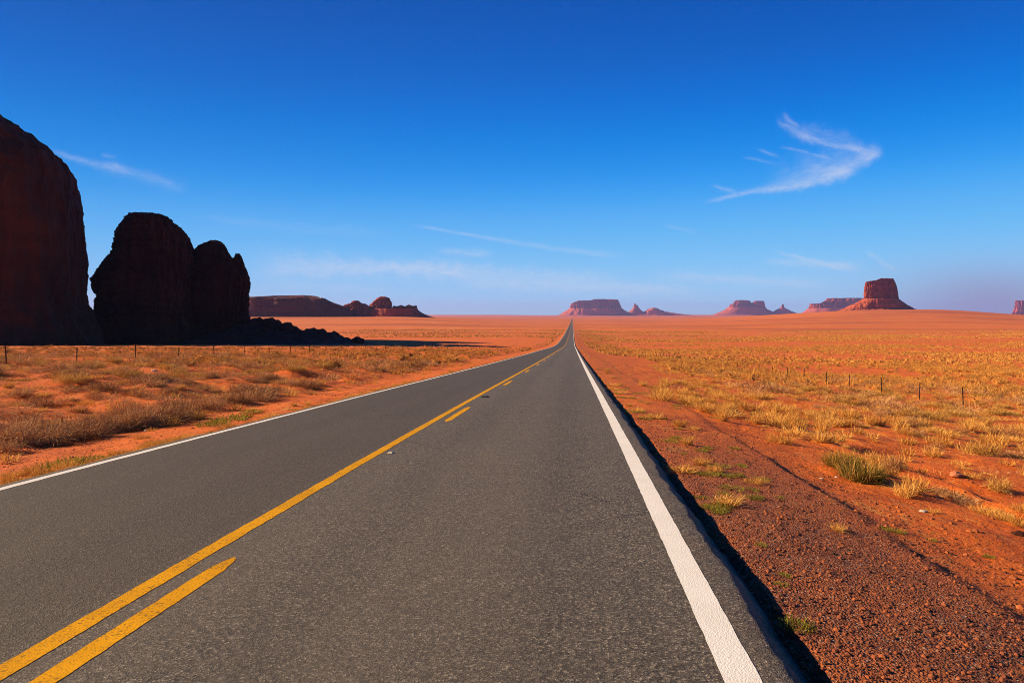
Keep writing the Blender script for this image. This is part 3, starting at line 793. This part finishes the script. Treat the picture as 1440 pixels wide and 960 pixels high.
def fence(label, X, ys, h):
    e = empty('wire_fence', (X, ys[0], gz(X, ys[0])))
    tag(e, label, 'fence')
    me = post_mesh(h)
    tops = []
    for i, y in enumerate(ys):
        x = X + random.uniform(-.12, .12); z = gz(x, y)
        o = link('post', me, None, e, (x - e.location.x, y - e.location.y, z - e.location.z))
        o.rotation_euler = (random.uniform(-.05, .05), random.uniform(-.06, .06), random.uniform(-.3, .3))
        tops.append((x, y, z))
    for hh in (0.35, 0.65, 0.95):
        vs, fs = [], []
        for i, (x, y, z) in enumerate(tops):
            for t in (0, .5):
                if t and i == len(tops) - 1: break
                if t:
                    x2, y2, z2 = tops[i + 1]
                    p = ((x + x2) / 2, (y + y2) / 2, (z + z2) / 2 + hh - .03)
                else: p = (x, y, z + hh)
                r = 0.003
                for a in range(3):
                    an = a * 2.094
                    vs.append((p[0] + r * math.cos(an) - e.location.x, p[1] - e.location.y, p[2] + r * math.sin(an) - e.location.z))
        f = grid_faces(len(vs) // 3, 3, True)
        link('wire', mesh_np('wire', np.array(vs), f, 4, True), M_wire, e)
fence('low wire fence on thin rusty posts across the brush left of the road', -30.9, [26.5 + 5.4 * i for i in range(30)], 1.14)
fence('low wire fence on thin rusty posts across the grass right of the road', 22.5, [17.5 + 5.4 * i for i in range(30)], 1.12)

# ------------------------------------------------------------------ vegetation
def blades(n, r0, hgt, spread, wid, curve, seed, kind='grass', hvar=0.5):
    """n tapering blades as 3-point strips -> verts, tris, tint, height fraction"""
    g = np.random.default_rng(seed)
    ang = g.uniform(0, 2 * np.pi, n); rr = r0 * np.sqrt(g.uniform(0, 1, n))
    bx, by = rr * np.cos(ang), rr * np.sin(ang)
    if kind == 'grass':
        out = ang + g.normal(0, .7, n); lean = np.clip(np.abs(g.normal(0.0, spread, n)) + 0.45 * rr / max(r0, 1e-3) * spread, 0, 1.45)
        L = hgt * (1 - hvar * g.uniform(0, 1, n))
    else:
        out = g.uniform(0, 2 * np.pi, n); lean = np.arccos(g.uniform(0.02, 1, n)) * spread
        L = hgt * (1 - hvar * g.uniform(0, 1, n) ** 1.5)
    dx, dy, dz = np.sin(lean) * np.cos(out), np.sin(lean) * np.sin(out), np.cos(lean)
    bz = np.zeros(n)
    if kind == 'brush':      # twigs start anywhere inside the crown
        f = g.uniform(0, .62, n); odir = ang + g.normal(0, .5, n)
        ol = np.arccos(g.uniform(0.05, 1, n)) * spread
        bx = bx + f * hgt * np.sin(ol) * np.cos(odir) * 1.15; by = by + f * hgt * np.sin(ol) * np.sin(odir) * 1.15; bz = f * hgt * np.cos(ol)
        L = L * 0.55
        dx = np.sin(ol) * np.cos(odir) + g.normal(0, .6, n); dy = np.sin(ol) * np.sin(odir) + g.normal(0, .6, n); dz = np.cos(ol) + g.normal(0.15, .5, n)
        q = np.sqrt(dx**2 + dy**2 + dz**2); dx, dy, dz = dx / q, dy / q, dz / q
    P0 = np.stack([bx, by, bz], -1); Dv = np.stack([dx, dy, dz], -1)
    P1 = P0 + Dv * (L * 0.55)[:, None]
    bend = Dv + np.stack([g.normal(0, curve, n), g.normal(0, curve, n), -np.abs(g.normal(0, curve, n))], -1)
    P2 = P1 + bend * (L * 0.45)[:, None]
    P0[:, 2] = np.maximum(P0[:, 2], -.03); P1[:, 2] = np.maximum(P1[:, 2], 0.005); P2[:, 2] = np.maximum(P2[:, 2], 0.005)
    wa = g.uniform(0, np.pi, n)
    W = np.stack([np.cos(wa), np.sin(wa), g.normal(0, .3, n)], -1) * (wid * g.uniform(.6, 1.3, n))[:, None]
    V = np.stack([P0 - W, P0 + W, P1 - W * .8, P1 + W * .8, P2], 1).reshape(-1, 3)
    i = np.arange(n)[:, None] * 5
    T = np.concatenate([i + np.array([[0, 1, 3]]), i + np.array([[0, 3, 2]]), i + np.array([[2, 3, 4]])], 1).reshape(-1, 3)
    tint = np.repeat(g.uniform(0, 1, n), 5)
    hf = np.clip(V[:, 2] / hgt, 0, 1)
    return V, T, tint, hf
def mat_plant(name, stops, obj_var=0.5, trans=0.25):
    k = NT(name)
    t = k.attr('tint')
    oi = k.n('ShaderNodeObjectInfo').outputs['Random']
    f = k.math('ADD', k.math('MULTIPLY', t, 1 - obj_var), k.math('MULTIPLY', oi, obj_var))
    c = k.ramp(f, stops)
    k.color(c)
    k.b.inputs['Specular IOR Level'].default_value = 0.1
    if trans:
        tr = k.n('ShaderNodeBsdfTranslucent'); k.l(c, tr.inputs[0])
        ms = k.n('ShaderNodeMixShader'); ms.inputs[0].default_value = trans
        k.l(k.b.outputs[0], ms.inputs[1]); k.l(tr.outputs[0], ms.inputs[2]); k.l(ms.outputs[0], k.out.inputs[0])
    return k.m
M_straw = mat_plant('golden_dry_grass', [(0.0, (0.42, 0.19, 0.04)), (0.45, (0.62, 0.29, 0.058)), (0.8, (0.76, 0.41, 0.10)), (1.0, (0.54, 0.29, 0.09))])
M_brush = mat_plant('grey_brown_brush', [(0.0, (0.18, 0.072, 0.024)), (0.4, (0.40, 0.175, 0.062)), (0.75, (0.60, 0.30, 0.115)), (0.9, (0.70, 0.41, 0.18)), (1.0, (0.66, 0.33, 0.08))], 0.30, 0.1)
M_sage = mat_plant('olive_sage', [(0.0, (0.26, 0.125, 0.030)), (0.45, (0.50, 0.25, 0.055)), (0.85, (0.68, 0.37, 0.09)), (1.0, (0.36, 0.22, 0.05))], 0.5, 0.15)
M_green = mat_plant('green_weed', [(0.0, (0.12, 0.115, 0.014)), (0.5, (0.23, 0.20, 0.024)), (1.0, (0.42, 0.28, 0.05))], 0.4, 0.25)
M_deepgreen = mat_plant('dark_green_grass', [(0.0, (0.070, 0.062, 0.008)), (0.6, (0.13, 0.105, 0.015)), (1.0, (0.30, 0.19, 0.04))], 0.2, 0.2)

def proto(name, mat, *args, **kw):
    V, T, tint, hf = blades(*args, **kw)
    me = mesh_np(name, V, T, 3, False, {'tint': tint})
    me.materials.append(mat)
    return me
P = {}
P['grass'] = [proto('dry_grass_tuft', M_straw, 210, .16, .42, .55, .0055, .25, s) for s in (1, 2, 3)] + [proto('dry_grass_tuft', M_straw, 300, .30, .34, .75, .0055, .35, s) for s in (4, 5)]
P['brush'] = [proto('dry_brush', M_brush, 1050, .22, .62, 1.0, .0065, .55, s, kind='brush') for s in (11, 12, 13)] + [proto('dry_brush', M_brush, 640, .15, .42, 1.05, .0065, .6, s, kind='brush') for s in (14, 15)]
P['sage'] = [proto('sage_clump', M_sage, 900, .18, .50, .95, .0060, .4, s, kind='brush') for s in (21, 22, 23)] + [proto('sage_clump', M_sage, 600, .14, .38, 1.0, .006, .4, 24, kind='brush')]
P['weed'] = [proto('green_weed', M_green, 220, .22, .13, .95, .0050, .4, s) for s in (31, 32, 33)]
made = {}
def plant(kind, name, x, y, s, label, cat, group, sz=None, me=None, lift=0.0):
    """one plant standing on the terrain; every later plant of a kind is a copy of its first"""
    key = (kind, name)
    if key not in made:
        o = link(name, (me or P[kind][0]), None); made[key] = o
    else:
        o = made[key].copy(); COL.objects.link(o)
    o.data = me or P[kind][int(rng.integers(len(P[kind])))]
    o.location = (x, y, gz(x, y) + lift)
    o.rotation_euler = (0, 0, float(rng.uniform(0, 6.28)))
    o.scale = (s * float(rng.uniform(.85, 1.2)), s * float(rng.uniform(.85, 1.2)), (sz or s) * float(rng.uniform(.85, 1.15)))
    return tag(o, label, cat, group)

taken = []
def free(x, y, r):
    for (a, b, c) in taken:
        if (a - x) ** 2 + (b - y) ** 2 < (r + c) ** 2: return False
    return True
def put_px(kind, name, px, py, s, label, cat, group=None, sz=None, me=None):
    x, y, z = ray_ground(px, py)
    taken.append((x, y, 0.35 * s))
    return plant(kind, name, x, y, s, label, cat, group, sz, me)

# -- the big two-coloured bush right of the road
GB = [proto('bunchgrass', M_deepgreen, 900, .30, .42, .50, .0042, .25, s) for s in (41, 42)]
GS = [proto('straw', M_straw, 320, .30, .56, .55, .0035, .28, s) for s in (43, 44)]
def bunch(px, py, s, i, label):
    x, y, z = ray_ground(px, py)
    e = empty('bunchgrass', (x, y, gz(x, y))); tag(e, label, 'bunchgrass')
    taken.append((x, y, 0.5 * s))
    for nm, me in (('green_blades', GB[i]), ('straw_blades', GS[i])):
        o = link(nm, me, None, e); o.scale = (s, s, s * .95)
    e.rotation_euler = (0, 0, i * 1.3)
bunch(1212, 676, 0.92, 0, 'large bunchgrass with dark green base, nearest of the two green clumps right of the road')
bunch(1186, 657, 0.80, 1, 'rounded green and straw bunchgrass just behind and left of the largest clump')
put_px('grass', 'dry_grass_tuft', 1240, 655, 1.0, 'spread of pale straw grass behind the large green bunchgrass', 'dry grass', 'dry grass tufts')
put_px('brush', 'dry_brush', 1256, 660, .62, 'small grey twiggy brush right behind the large green bunchgrass', 'brush', 'dry brush')
put_px('grass', 'dry_grass_tuft', 1285, 692, .85, 'loose golden grass tuft right of the large green bunchgrass', 'dry grass', 'dry grass tufts')
put_px('grass', 'dry_grass_tuft', 1272, 699, .6, 'small golden grass tuft in front of the loose tuft by the bunchgrass', 'dry grass', 'dry grass tufts')
for px, py in ((1320, 693), (1342, 701), (1362, 709), (1336, 697)):
    put_px('brush', 'dry_brush', px, py, .45, 'grey dead brush lying along the low spoil ridge at right', 'brush', 'dead brush along the spoil ridge', sz=.3)
for px, py in ((1385, 720), (1410, 730), (1432, 738), (1395, 725)):
    put_px('grass', 'dry_grass_tuft', px, py, .5, 'low straw grass at the end of the low spoil ridge, right edge of the view', 'dry grass', 'straw along the spoil ridge', sz=.35)
put_px('sage', 'sage_clump', 1404, 690, .42, 'round pale yellow sage alone on bare soil near the right edge', 'sage', 'sage clumps', sz=.5)
put_px('sage', 'sage_clump', 1384, 640, .85, 'round straw-coloured sage above the bare orange patch at right', 'sage', 'sage clumps')
put_px('grass', 'dry_grass_tuft', 1320, 624, 1.1, 'upright golden grass tuft above the bare orange patch', 'dry grass', 'dry grass tufts')
put_px('grass', 'dry_grass_tuft', 1178, 746, .32, 'small yellow grass tuft on the crease of the gravel shoulder', 'dry grass', 'dry grass tufts', sz=.25)
put_px('weed', 'green_weed', 1118, 880, .42, 'bright green weed sprouting at the asphalt edge, nearest the camera', 'weed', 'green weeds', sz=.5)
for px, py, s in ((1098, 822, .22), (1104, 810, .22), (1000, 716, .4), (1010, 722, .25), (1096, 700, .28), (1260, 748, .38), (1243, 744, .3), (1042, 655, .3), (1070, 768, .25), (985, 700, .3), (992, 712, .3), (1310, 760, .25), (1390, 783, .25)):
    put_px('weed', 'green_weed', px, py, s, 'tiny green weed on the red gravel shoulder right of the road', 'weed', 'green weeds on the gravel shoulder')
# -- weeds and straw beside the left edge line
for px, py, s in ((95, 654, 1.3), (70, 661, 1.1), (118, 648, 1.1), (320, 592, 1.7), (300, 597, 1.3), (340, 588, 1.3), (355, 580, 1.2)):
    put_px('weed', 'green_weed', px, py, s, 'low green weed patch beside the left edge line', 'weed', 'green weeds by the left edge line')
for i in range(270):
    y = 7 * math.exp(rng.uniform(0, 3.0)); x = -6.95 - abs(rng.normal(0, .45))
    o = plant('weed' if rng.random() < .30 + .45 * (y > 35) else 'grass', 'verge_tuft', x, y, rng.uniform(.35, .8), 'short straw or green tuft on the verge along the left edge line', 'verge grass', 'verge tufts along the left edge line', sz=rng.uniform(.25, .55))
for i in range(120):
    y = 6.5 * math.exp(rng.uniform(0, 3.3)); x = 1.36 + abs(rng.normal(0, .7)) + .02 * y * (rng.random() < .3)
    o = plant('weed' if rng.random() < .65 else 'grass', 'roadside_tuft', x, y, rng.uniform(.25, .8), 'short green or straw tuft along the asphalt edge right of the road', 'verge grass', 'tufts along the right asphalt edge', sz=rng.uniform(.25, .6))
# -- the long row of tall brush beside the left lane
for i in range(31):
    t = rng.uniform(0, 1)
    px = 5 + 400 * t; py = np.interp(px, [0, 100, 200, 300, 400], [636, 617, 597, 580, 560]) + rng.uniform(-15, 3)
    put_px('brush', 'dry_brush', px, py, rng.uniform(.6, 1.2), 'grey-brown brush in the long tall row beside the left lane', 'brush', 'long row of brush beside the left lane', sz=rng.uniform(.55, 1.0))
# -- the swath of tall golden grass between shoulder and open ground
for i in range(60):
    t = rng.uniform(0, 1)
    px = 925 + 235 * t + rng.normal(0, 18); py = 545 + 62 * t + rng.normal(0, 9)
    x, y, z = ray_ground(px, py)
    plant('grass', 'dry_grass_tuft', x, y, rng.uniform(.7, 1.3), 'golden grass in the dense swath beyond the right shoulder', 'dry grass', 'golden swath beyond the shoulder', sz=rng.uniform(.7, 1.2))
# -- scattered plants, nearest ones as individuals, the rest as one mass
def scatter(n, y0, y1, side, keep):
    out = []
    lo, hi = math.log(y0), math.log(y1)
    while len(out) < n:
        # uniform over ground area inside the view plus a margin
        y = math.sqrt(rng.uniform(y0 * y0, y1 * y1))
        if side < 0: x = rng.uniform(-0.95 * y - 8, -8.6)
        else: x = rng.uniform(3.9, 0.75 * y + 8)
        if keep(x, y): out.append((x, y))
    return out
def dens(x, y, s):
    return float(fbm(np.array([x * s]), np.array([y * s * 1.0]), 3, 101)[0])
for (x, y) in scatter(150, 10, 30, -1, lambda x, y: (dens(x, y, .16) > -.22) and x < -10.5):
    if free(x, y, .3):
        plant('brush', 'dry_brush', x, y, rng.uniform(.4, 1.05), 'scattered grey-brown brush on the orange hummocks left of the road', 'brush', 'scattered brush on the left', sz=rng.uniform(.35, .9))
for (x, y) in scatter(70, 9, 30, -1, lambda x, y: x < -8.8):
    plant('grass', 'dry_grass_tuft', x, y, rng.uniform(.35, .8), 'small straw tuft between the brush left of the road', 'dry grass', 'straw tufts on the left', sz=rng.uniform(.3, .7))
for (x, y) in scatter(190, 24, 50, -1, lambda x, y: x < -14):
    plant('sage', 'sage_clump', x, y, rng.uniform(.6, 1.3), 'rounded olive sage clump in the band beyond the left fence', 'sage', 'sage beyond the left fence', sz=rng.uniform(.5, 1.1))
for (x, y) in scatter(145, 10, 32, 1, lambda x, y: x > 4.0 + .09 * y and dens(x, y, .15) > -.2):
    if free(x, y, .3):
        plant('grass', 'dry_grass_tuft', x, y, rng.uniform(.55, 1.35), 'golden dry grass tuft scattered on the orange soil right of the road', 'dry grass', 'golden tufts on the right', sz=rng.uniform(.5, 1.2))
for (x, y) in scatter(280, 6, 26, 1, lambda x, y: x > 4.2):
    if free(x, y, .3):
        plant('grass', 'straw_wisp', x, y, rng.uniform(.2, .5), 'low wisp of straw on the orange soil right of the road', 'dry grass', 'straw wisps on the right', sz=rng.uniform(.12, .35))
for (x, y) in scatter(62, 12, 34, 1, lambda x, y: x > 5 + .10 * y):
    if free(x, y, .3):
        plant('brush', 'dry_brush', x, y, rng.uniform(.45, .8), 'low grey twiggy brush among the golden grass right of the road', 'brush', 'grey brush on the right', sz=rng.uniform(.35, .6))
for (x, y) in scatter(150, 24, 52, 1, lambda x, y: x > 8 + .12 * y):
    plant('sage', 'sage_clump', x, y, rng.uniform(.6, 1.25), 'rounded straw-coloured sage clump near the right-hand fence', 'sage', 'sage near the right fence', sz=rng.uniform(.5, 1.0))

def mass(name, pts, sizes, protos, mat, label, cat):
    """one mesh of many plants: numpy copies of small prototypes"""
    VS, TS, TI = [], [], []
    off = 0
    pts = np.asarray(pts); zs = ground_z(pts[:, 0], pts[:, 1])
    pick = rng.integers(0, len(protos), len(pts))
    for pi, (V, T, ti, hf) in enumerate(protos):
        idx = np.where(pick == pi)[0]
        if not len(idx): continue
        an = rng.uniform(0, 6.28, len(idx)); s = sizes[idx]
        c, sn = np.cos(an) * s, np.sin(an) * s
        X = V[None, :, 0] * c[:, None] - V[None, :, 1] * sn[:, None] + pts[idx, 0][:, None]
        Y = V[None, :, 0] * sn[:, None] + V[None, :, 1] * c[:, None] + pts[idx, 1][:, None]
        Z = V[None, :, 2] * (s * rng.uniform(.7, 1.2, len(idx)))[:, None] + zs[idx][:, None]
        VS.append(np.stack([X, Y, Z], -1).reshape(-1, 3))
        TS.append((T[None] + (np.arange(len(idx)) * len(V))[:, None, None] + off).reshape(-1, 3))
        off += len(idx) * len(V)
        TI.append(np.clip(0.55 * rng.uniform(0, 1, len(idx))[:, None] + 0.45 * ti[None, :], 0, 1).ravel())
    me = mesh_np(name, np.vstack(VS), np.vstack(TS), 3, False, {'tint': np.concatenate(TI)})
    o = link(name, me, mat)
    return tag(o, label, cat, kind='stuff')
def area_pts(n, y0, y1, side, fn):
    y = np.sqrt(rng.uniform(y0 * y0, y1 * y1, n))
    if side < 0: x = -9 - rng.uniform(0, 1, n) * (0.95 * y + 10)
    else: x = 4.2 + rng.uniform(0, 1, n) * (0.75 * y + 10)
    k = fn(x, y)
    return np.stack([x[k], y[k]], -1)
def dome_pr(seed, nb, wid, r=.25, h=.24, sub=2):
    """a low cushion: uneven half dome with stalks standing out of it"""
    import bmesh
    bm = bmesh.new(); bmesh.ops.create_icosphere(bm, subdivisions=sub, radius=1.0)
    V = np.array([v.co[:] for v in bm.verts]); T = np.array([[v.index for v in f.verts] for f in bm.faces]); bm.free()
    keep = (V[T][:, :, 2].max(1) > -.05); T = T[keep]
    n = np.array([mnoise.fractal(Vector(v * 1.6) + Vector((seed, 0, 0)), 0.8, 2.0, 3) for v in V])
    V = V * (0.82 + 0.40 * n)[:, None] * np.array([r, r, h])
    V[:, 2] = np.maximum(V[:, 2], -.06)
    bv, bt, bti, bh = blades(nb, r * .7, h * 2.1, .95, wid, .35, seed, kind='brush')
    g = np.random.default_rng(seed)
    ti = np.concatenate([g.uniform(.0, .5, len(V)), bti])
    return np.vstack([V, bv]), np.vstack([T, bt + len(V)]), ti, np.zeros(len(ti))
mid_pr = [dome_pr(s, 190, .010, sub=2) for s in (61, 62, 63)]
far_pr = [dome_pr(s, 22, .035, .30, .30, sub=2) for s in (71, 72, 73)]
vfar_pr = [dome_pr(s, 4, .09, .34, .36, sub=1) for s in (81, 82, 83)]
mg_pr = [blades(60, .2, .38, .65, .010, .35, s) for s in (64, 65)]
cl = lambda x, y: fbm(x * .05, y * .05, 4, 103)
M_sage_m = mat_plant('olive_sage_mass', [(0.0, (0.24, 0.11, 0.032)), (0.25, (0.40, 0.18, 0.042)), (0.55, (0.60, 0.25, 0.048)), (0.8, (0.70, 0.33, 0.070)), (0.92, (0.42, 0.26, 0.06)), (1.0, (0.30, 0.19, 0.04))], 0.0, 0.1)
M_straw_m = mat_plant('straw_mass', [(0.0, (0.46, 0.18, 0.035)), (0.5, (0.64, 0.30, 0.06)), (1.0, (0.74, 0.41, 0.10))], 0.0, 0.2)
pl = area_pts(10000, 40, 130, -1, lambda x, y: (x < -11) & (rng.uniform(0, 1, len(x)) < .40 + 1.0 * cl(x, y)))
pr = area_pts(9000, 44, 130, 1, lambda x, y: (x > 5.5 + .06 * y) & (rng.uniform(0, 1, len(x)) < .26 + 1.1 * cl(x, y)))
pts = np.vstack([pl, pr])
szm = rng.uniform(.5, 1.45, len(pts)) * np.where((pts[:, 0] < -11) & (pts[:, 1] > 75), .60, 1.0)
mass('sagebrush_field', pts, szm, mid_pr, M_sage_m, 'dense olive and tan scrub covering the middle ground on both sides', 'scrub')
pl = area_pts(8000, 10, 70, -1, lambda x, y: (x < -9) & (rng.uniform(0, 1, len(x)) < .3))
pr = area_pts(7500, 9, 80, 1, lambda x, y: (x > 4.4 + .05 * y) & (rng.uniform(0, 1, len(x)) < .45 + .7 * cl(x * 2, y * 2)))
pts = np.vstack([pl, pr])
mass('grass_field', pts, rng.uniform(.3, .9, len(pts)), mg_pr, M_straw_m, 'thin straw grass spread between the larger tufts', 'grass')
br_pr = [blades(240, .20, .50, 1.0, .007, .55, s, kind='brush') for s in (91, 92, 93)]
pl = area_pts(2600, 29, 62, -1, lambda x, y: (x < -10.5) & (rng.uniform(0, 1, len(x)) < .20 + .5 * cl(x * 2, y * 2)))
pr = area_pts(1500, 30, 70, 1, lambda x, y: (x > 6 + .08 * y) & (rng.uniform(0, 1, len(x)) < .16 + .5 * cl(x * 2, y * 2)))
p3 = area_pts(7500, 9, 32, -1, lambda x, y: (x < -9.5) & (rng.uniform(0, 1, len(x)) < .16 + .6 * cl(x * 5, y * 5)))
sz3 = rng.uniform(.22, .62, len(p3))
pts = np.vstack([pl, pr, p3])
mass('brush_field', pts, np.concatenate([rng.uniform(.6, 1.6, len(pl) + len(pr)), sz3]), br_pr, M_brush, 'grey-brown brush thinning out behind the nearer shrubs', 'brush')
lt_pr = [blades(40, .35, .10, 1.35, .004, .5, s) for s in (94, 95, 96)]
pl = area_pts(7000, 7, 45, -1, lambda x, y: (x < -7.5) & (rng.uniform(0, 1, len(x)) < .35 + .5 * cl(x * 4, y * 4)))
pr = area_pts(7000, 6, 45, 1, lambda x, y: (x > 3.6) & (rng.uniform(0, 1, len(x)) < .30 + .6 * cl(x * 4, y * 4)))
pts = np.vstack([pl, pr])
mass('dead_stalks', pts, rng.uniform(.4, 1.3, len(pts)), lt_pr, M_brush, 'dead stalks and twigs littering the soil', 'litter')
pl = area_pts(26000, 130, 430, -1, lambda x, y: (x < -10) & (rng.uniform(0, 1, len(x)) < .34 + 1.0 * cl(x * .5, y * .5)) & ~((y > 165) & (y < 400) & (x < -14)))
pr = area_pts(30000, 130, 430, 1, lambda x, y: (x > 6) & (rng.uniform(0, 1, len(x)) < .30 + 1.2 * cl(x * .5, y * .5)))
pts = np.vstack([pl, pr])
szf = rng.uniform(.6, 1.7, len(pts)) * np.where((pts[:, 0] < -11) & (pts[:, 1] < 420), .5, 1.0)
mass('far_scrub', pts, szf, far_pr, M_sage_m, 'fine scrub far out on the plain', 'scrub')
pr = area_pts(50000, 430, 800, 1, lambda x, y: (x > 6) & (rng.uniform(0, 1, len(x)) < .34 + 1.2 * cl(x * .3, y * .3)))
pl = area_pts(30000, 430, 800, -1, lambda x, y: (rng.uniform(0, 1, len(x)) < .32 + 1.0 * cl(x * .3, y * .3)))
pts = np.vstack([pl, pr])
mass('farthest_scrub', pts, rng.uniform(.7, 1.9, len(pts)), vfar_pr, M_sage_m, 'scrub at the far end of the plain before the haze', 'scrub')

# ------------------------------------------------------------------ gravel, stones and litter
k = NT('red_gravel')
f = k.attr('tint')
k.color(k.ramp(f, [(0.0, (0.06, 0.024, 0.014)), (0.30, (0.20, 0.056, 0.022)), (0.65, (0.40, 0.105, 0.030)), (0.85, (0.50, 0.19, 0.065)), (0.93, (0.56, 0.38, 0.22)), (1.0, (0.62, 0.54, 0.45))]))
M_gravel = k.m
k = NT('orange_pebbles'); k.color(k.ramp(k.attr('tint'), [(0.0, (0.22, 0.060, 0.018)), (0.5, (0.46, 0.12, 0.03)), (0.85, (0.58, 0.24, 0.09)), (1.0, (0.66, 0.50, 0.34))])); M_pebble = k.m
def stone_proto(seed):
    me = boulder_mesh('tmp', seed, 1)
    V = np.array([v.co[:] for v in me.vertices]); T = np.array([p.vertices[:] for p in me.polygons])
    bpy.data.meshes.remove(me)
    return V, T, np.zeros(len(V)), np.zeros(len(V))
sp = [stone_proto(s) for s in (2.0, 4.0, 6.0, 8.0)]
def gravel(n, fx, y0, y1, smin, smax, name, label, mat=None):
    y = y0 * np.exp(rng.uniform(0, math.log(y1 / y0), n))
    x = fx(n)
    s = smin * (smax / smin) ** (rng.uniform(0, 1, n) ** 2.6)
    mass(name, np.stack([x, y], -1), s, sp, mat or M_gravel, label, 'gravel')
gravel(24000, lambda n: 1.15 + 2.7 * rng.uniform(0, 1, n) ** 1.1, 2.0, 16, .003, .021, 'gravel', 'loose crushed red gravel covering the shoulder')
gravel(2600, lambda n: 3.0 + np.abs(rng.normal(0, 4.0, n)), 3.0, 26, .005, .040, 'pebbles', 'scattered pebbles on the orange soil right of the shoulder', M_pebble)
gravel(1500, lambda n: -6.9 - np.abs(rng.normal(0, 2.0, n)), 5.0, 26, .005, .030, 'verge_pebbles', 'scattered pebbles on the soil of the left verge', M_pebble)
k = NT('pale_stone'); k.color(k.mix(k.noise(20, 4), (0.55, 0.42, 0.30), (0.66, 0.54, 0.42))); M_pale = k.m
k = NT('orange_stone'); k.color(k.mix(k.noise(12, 4), (0.40, 0.12, 0.05), (0.55, 0.18, 0.07))); M_ostone = k.m
def rock(px, py, r, mat, name, label, flat=.6):
    x, y, z = ray_ground(px, py)
    me = boulder_mesh(name, px * .37, 2); me.materials.append(mat)
    o = link(name, me, None, loc=(x, y, z + r * flat * .35)); o.scale = (r * 1.3, r, r * flat); o.rotation_euler = (0, 0, px)
    tag(o, label, 'stone')
rock(1298, 719,   .04, M_pale, 'pale_stone', 'flat white stone lying on bare orange soil at right', .35)
rock(1262, 605, .09, M_pale, 'pale_stone', 'pale flat stone among the straw well above the green bunchgrass', .35)
rock(1155, 673, .02, M_pale, 'pale_stone', 'small white stone left of the large green bunchgrass', .5)
rock(1176, 671, .022, M_pale, 'pale_stone', 'small white stone right at the foot of the large green bunchgrass', .5)
rock(1345, 670, .10, M_ostone, 'orange_stone', 'orange rock on the bare patch right of the bunchgrass', .7)
rock(1432, 752, .05, M_darkrock, 'dark_stone', 'dark stone on the soil near the right edge of the view', .7)
rock(1125, 606, .08, M_darkrock, 'dark_stone', 'dark upright stone at the edge of the golden grass right of the road', 1.1)
rock(206, 606, .05, M_pale, 'pale_stone', 'pale stone at the foot of the brush row left of the road', .7)
rock(217, 522, .10, M_pale, 'pale_stone', 'pale stone on the slope beside the left fence', .7)
# raised reflective markers beside the solid yellow line
k = NT('marker_plastic'); k.color((0.70, 0.58, 0.36)); k.b.inputs['Roughness'].default_value = 0.45; M_mark = k.m
k = NT('rubber_scrap'); k.color((0.02, 0.018, 0.017)); M_rub = k.m
def marker(px, py, mat, name, label, cat, w, d, h):
    import bmesh
    a = (px - VX) / FOC; b = (VY - py) / FOC
    ys = np.linspace(2, 80, 6000); kk = int(np.argmax(CAM_H + b * ys < road_z(ys) + cross(a * ys)))
    x, y = a * ys[kk], ys[kk]
    bm = bmesh.new()
    bmesh.ops.create_cube(bm, size=1.0)
    for v in bm.verts:
        v.co.x *= w; v.co.y *= d; v.co.z = (v.co.z + .5) * h
        if v.co.z > h * .5: v.co.x *= .6; v.co.y *= .55
    bmesh.ops.bevel(bm, geom=bm.edges[:], offset=h * .15, segments=2, affect='EDGES')
    me = bpy.data.meshes.new(name); bm.to_mesh(me); bm.free(); me.materials.append(mat)
    o = link(name, me, None, loc=(x, y, float(road_z(y) + cross(x)) + .004))
    tag(o, label, cat)
marker(549, 637.5, M_mark, 'road_marker', 'small pale raised reflector beside the solid yellow line', 'road marker', .085, .08, .018)
marker(682, 558.5, M_rub, 'rubber_scrap', 'black rubber scrap against the solid yellow line, farther up the road', 'debris', .22, .25, .03)

# ------------------------------------------------------------------ air
import bmesh
bm = bmesh.new(); bmesh.ops.create_cube(bm, size=1.0)
Z0, Z1 = GROUND_MIN - 130.0, 340.0   # below the buried feet of the far mesas, above the tallest top
for v in bm.verts:
    v.co.x *= 49000; v.co.y = v.co.y * 24900 + 12050; v.co.z = Z0 + (v.co.z + .5) * (Z1 - Z0)
me = bpy.data.meshes.new('haze'); bm.to_mesh(me); bm.free()
hm = bpy.data.materials.new('haze_air'); hm.use_nodes = True
ht = hm.node_tree; ht.nodes.clear()
pv = ht.nodes.new('ShaderNodeVolumePrincipled'); ho = ht.nodes.new('ShaderNodeOutputMaterial')
pv.inputs['Color'].default_value = (0.48, 0.47, 0.98, 1)
pv.inputs['Density'].default_value = 2.8e-5
pv.inputs['Anisotropy'].default_value = 0.2
ht.links.new(pv.outputs[0], ho.inputs['Volume'])
hz = link('haze', me, hm)
tag(hz, kind='stuff')
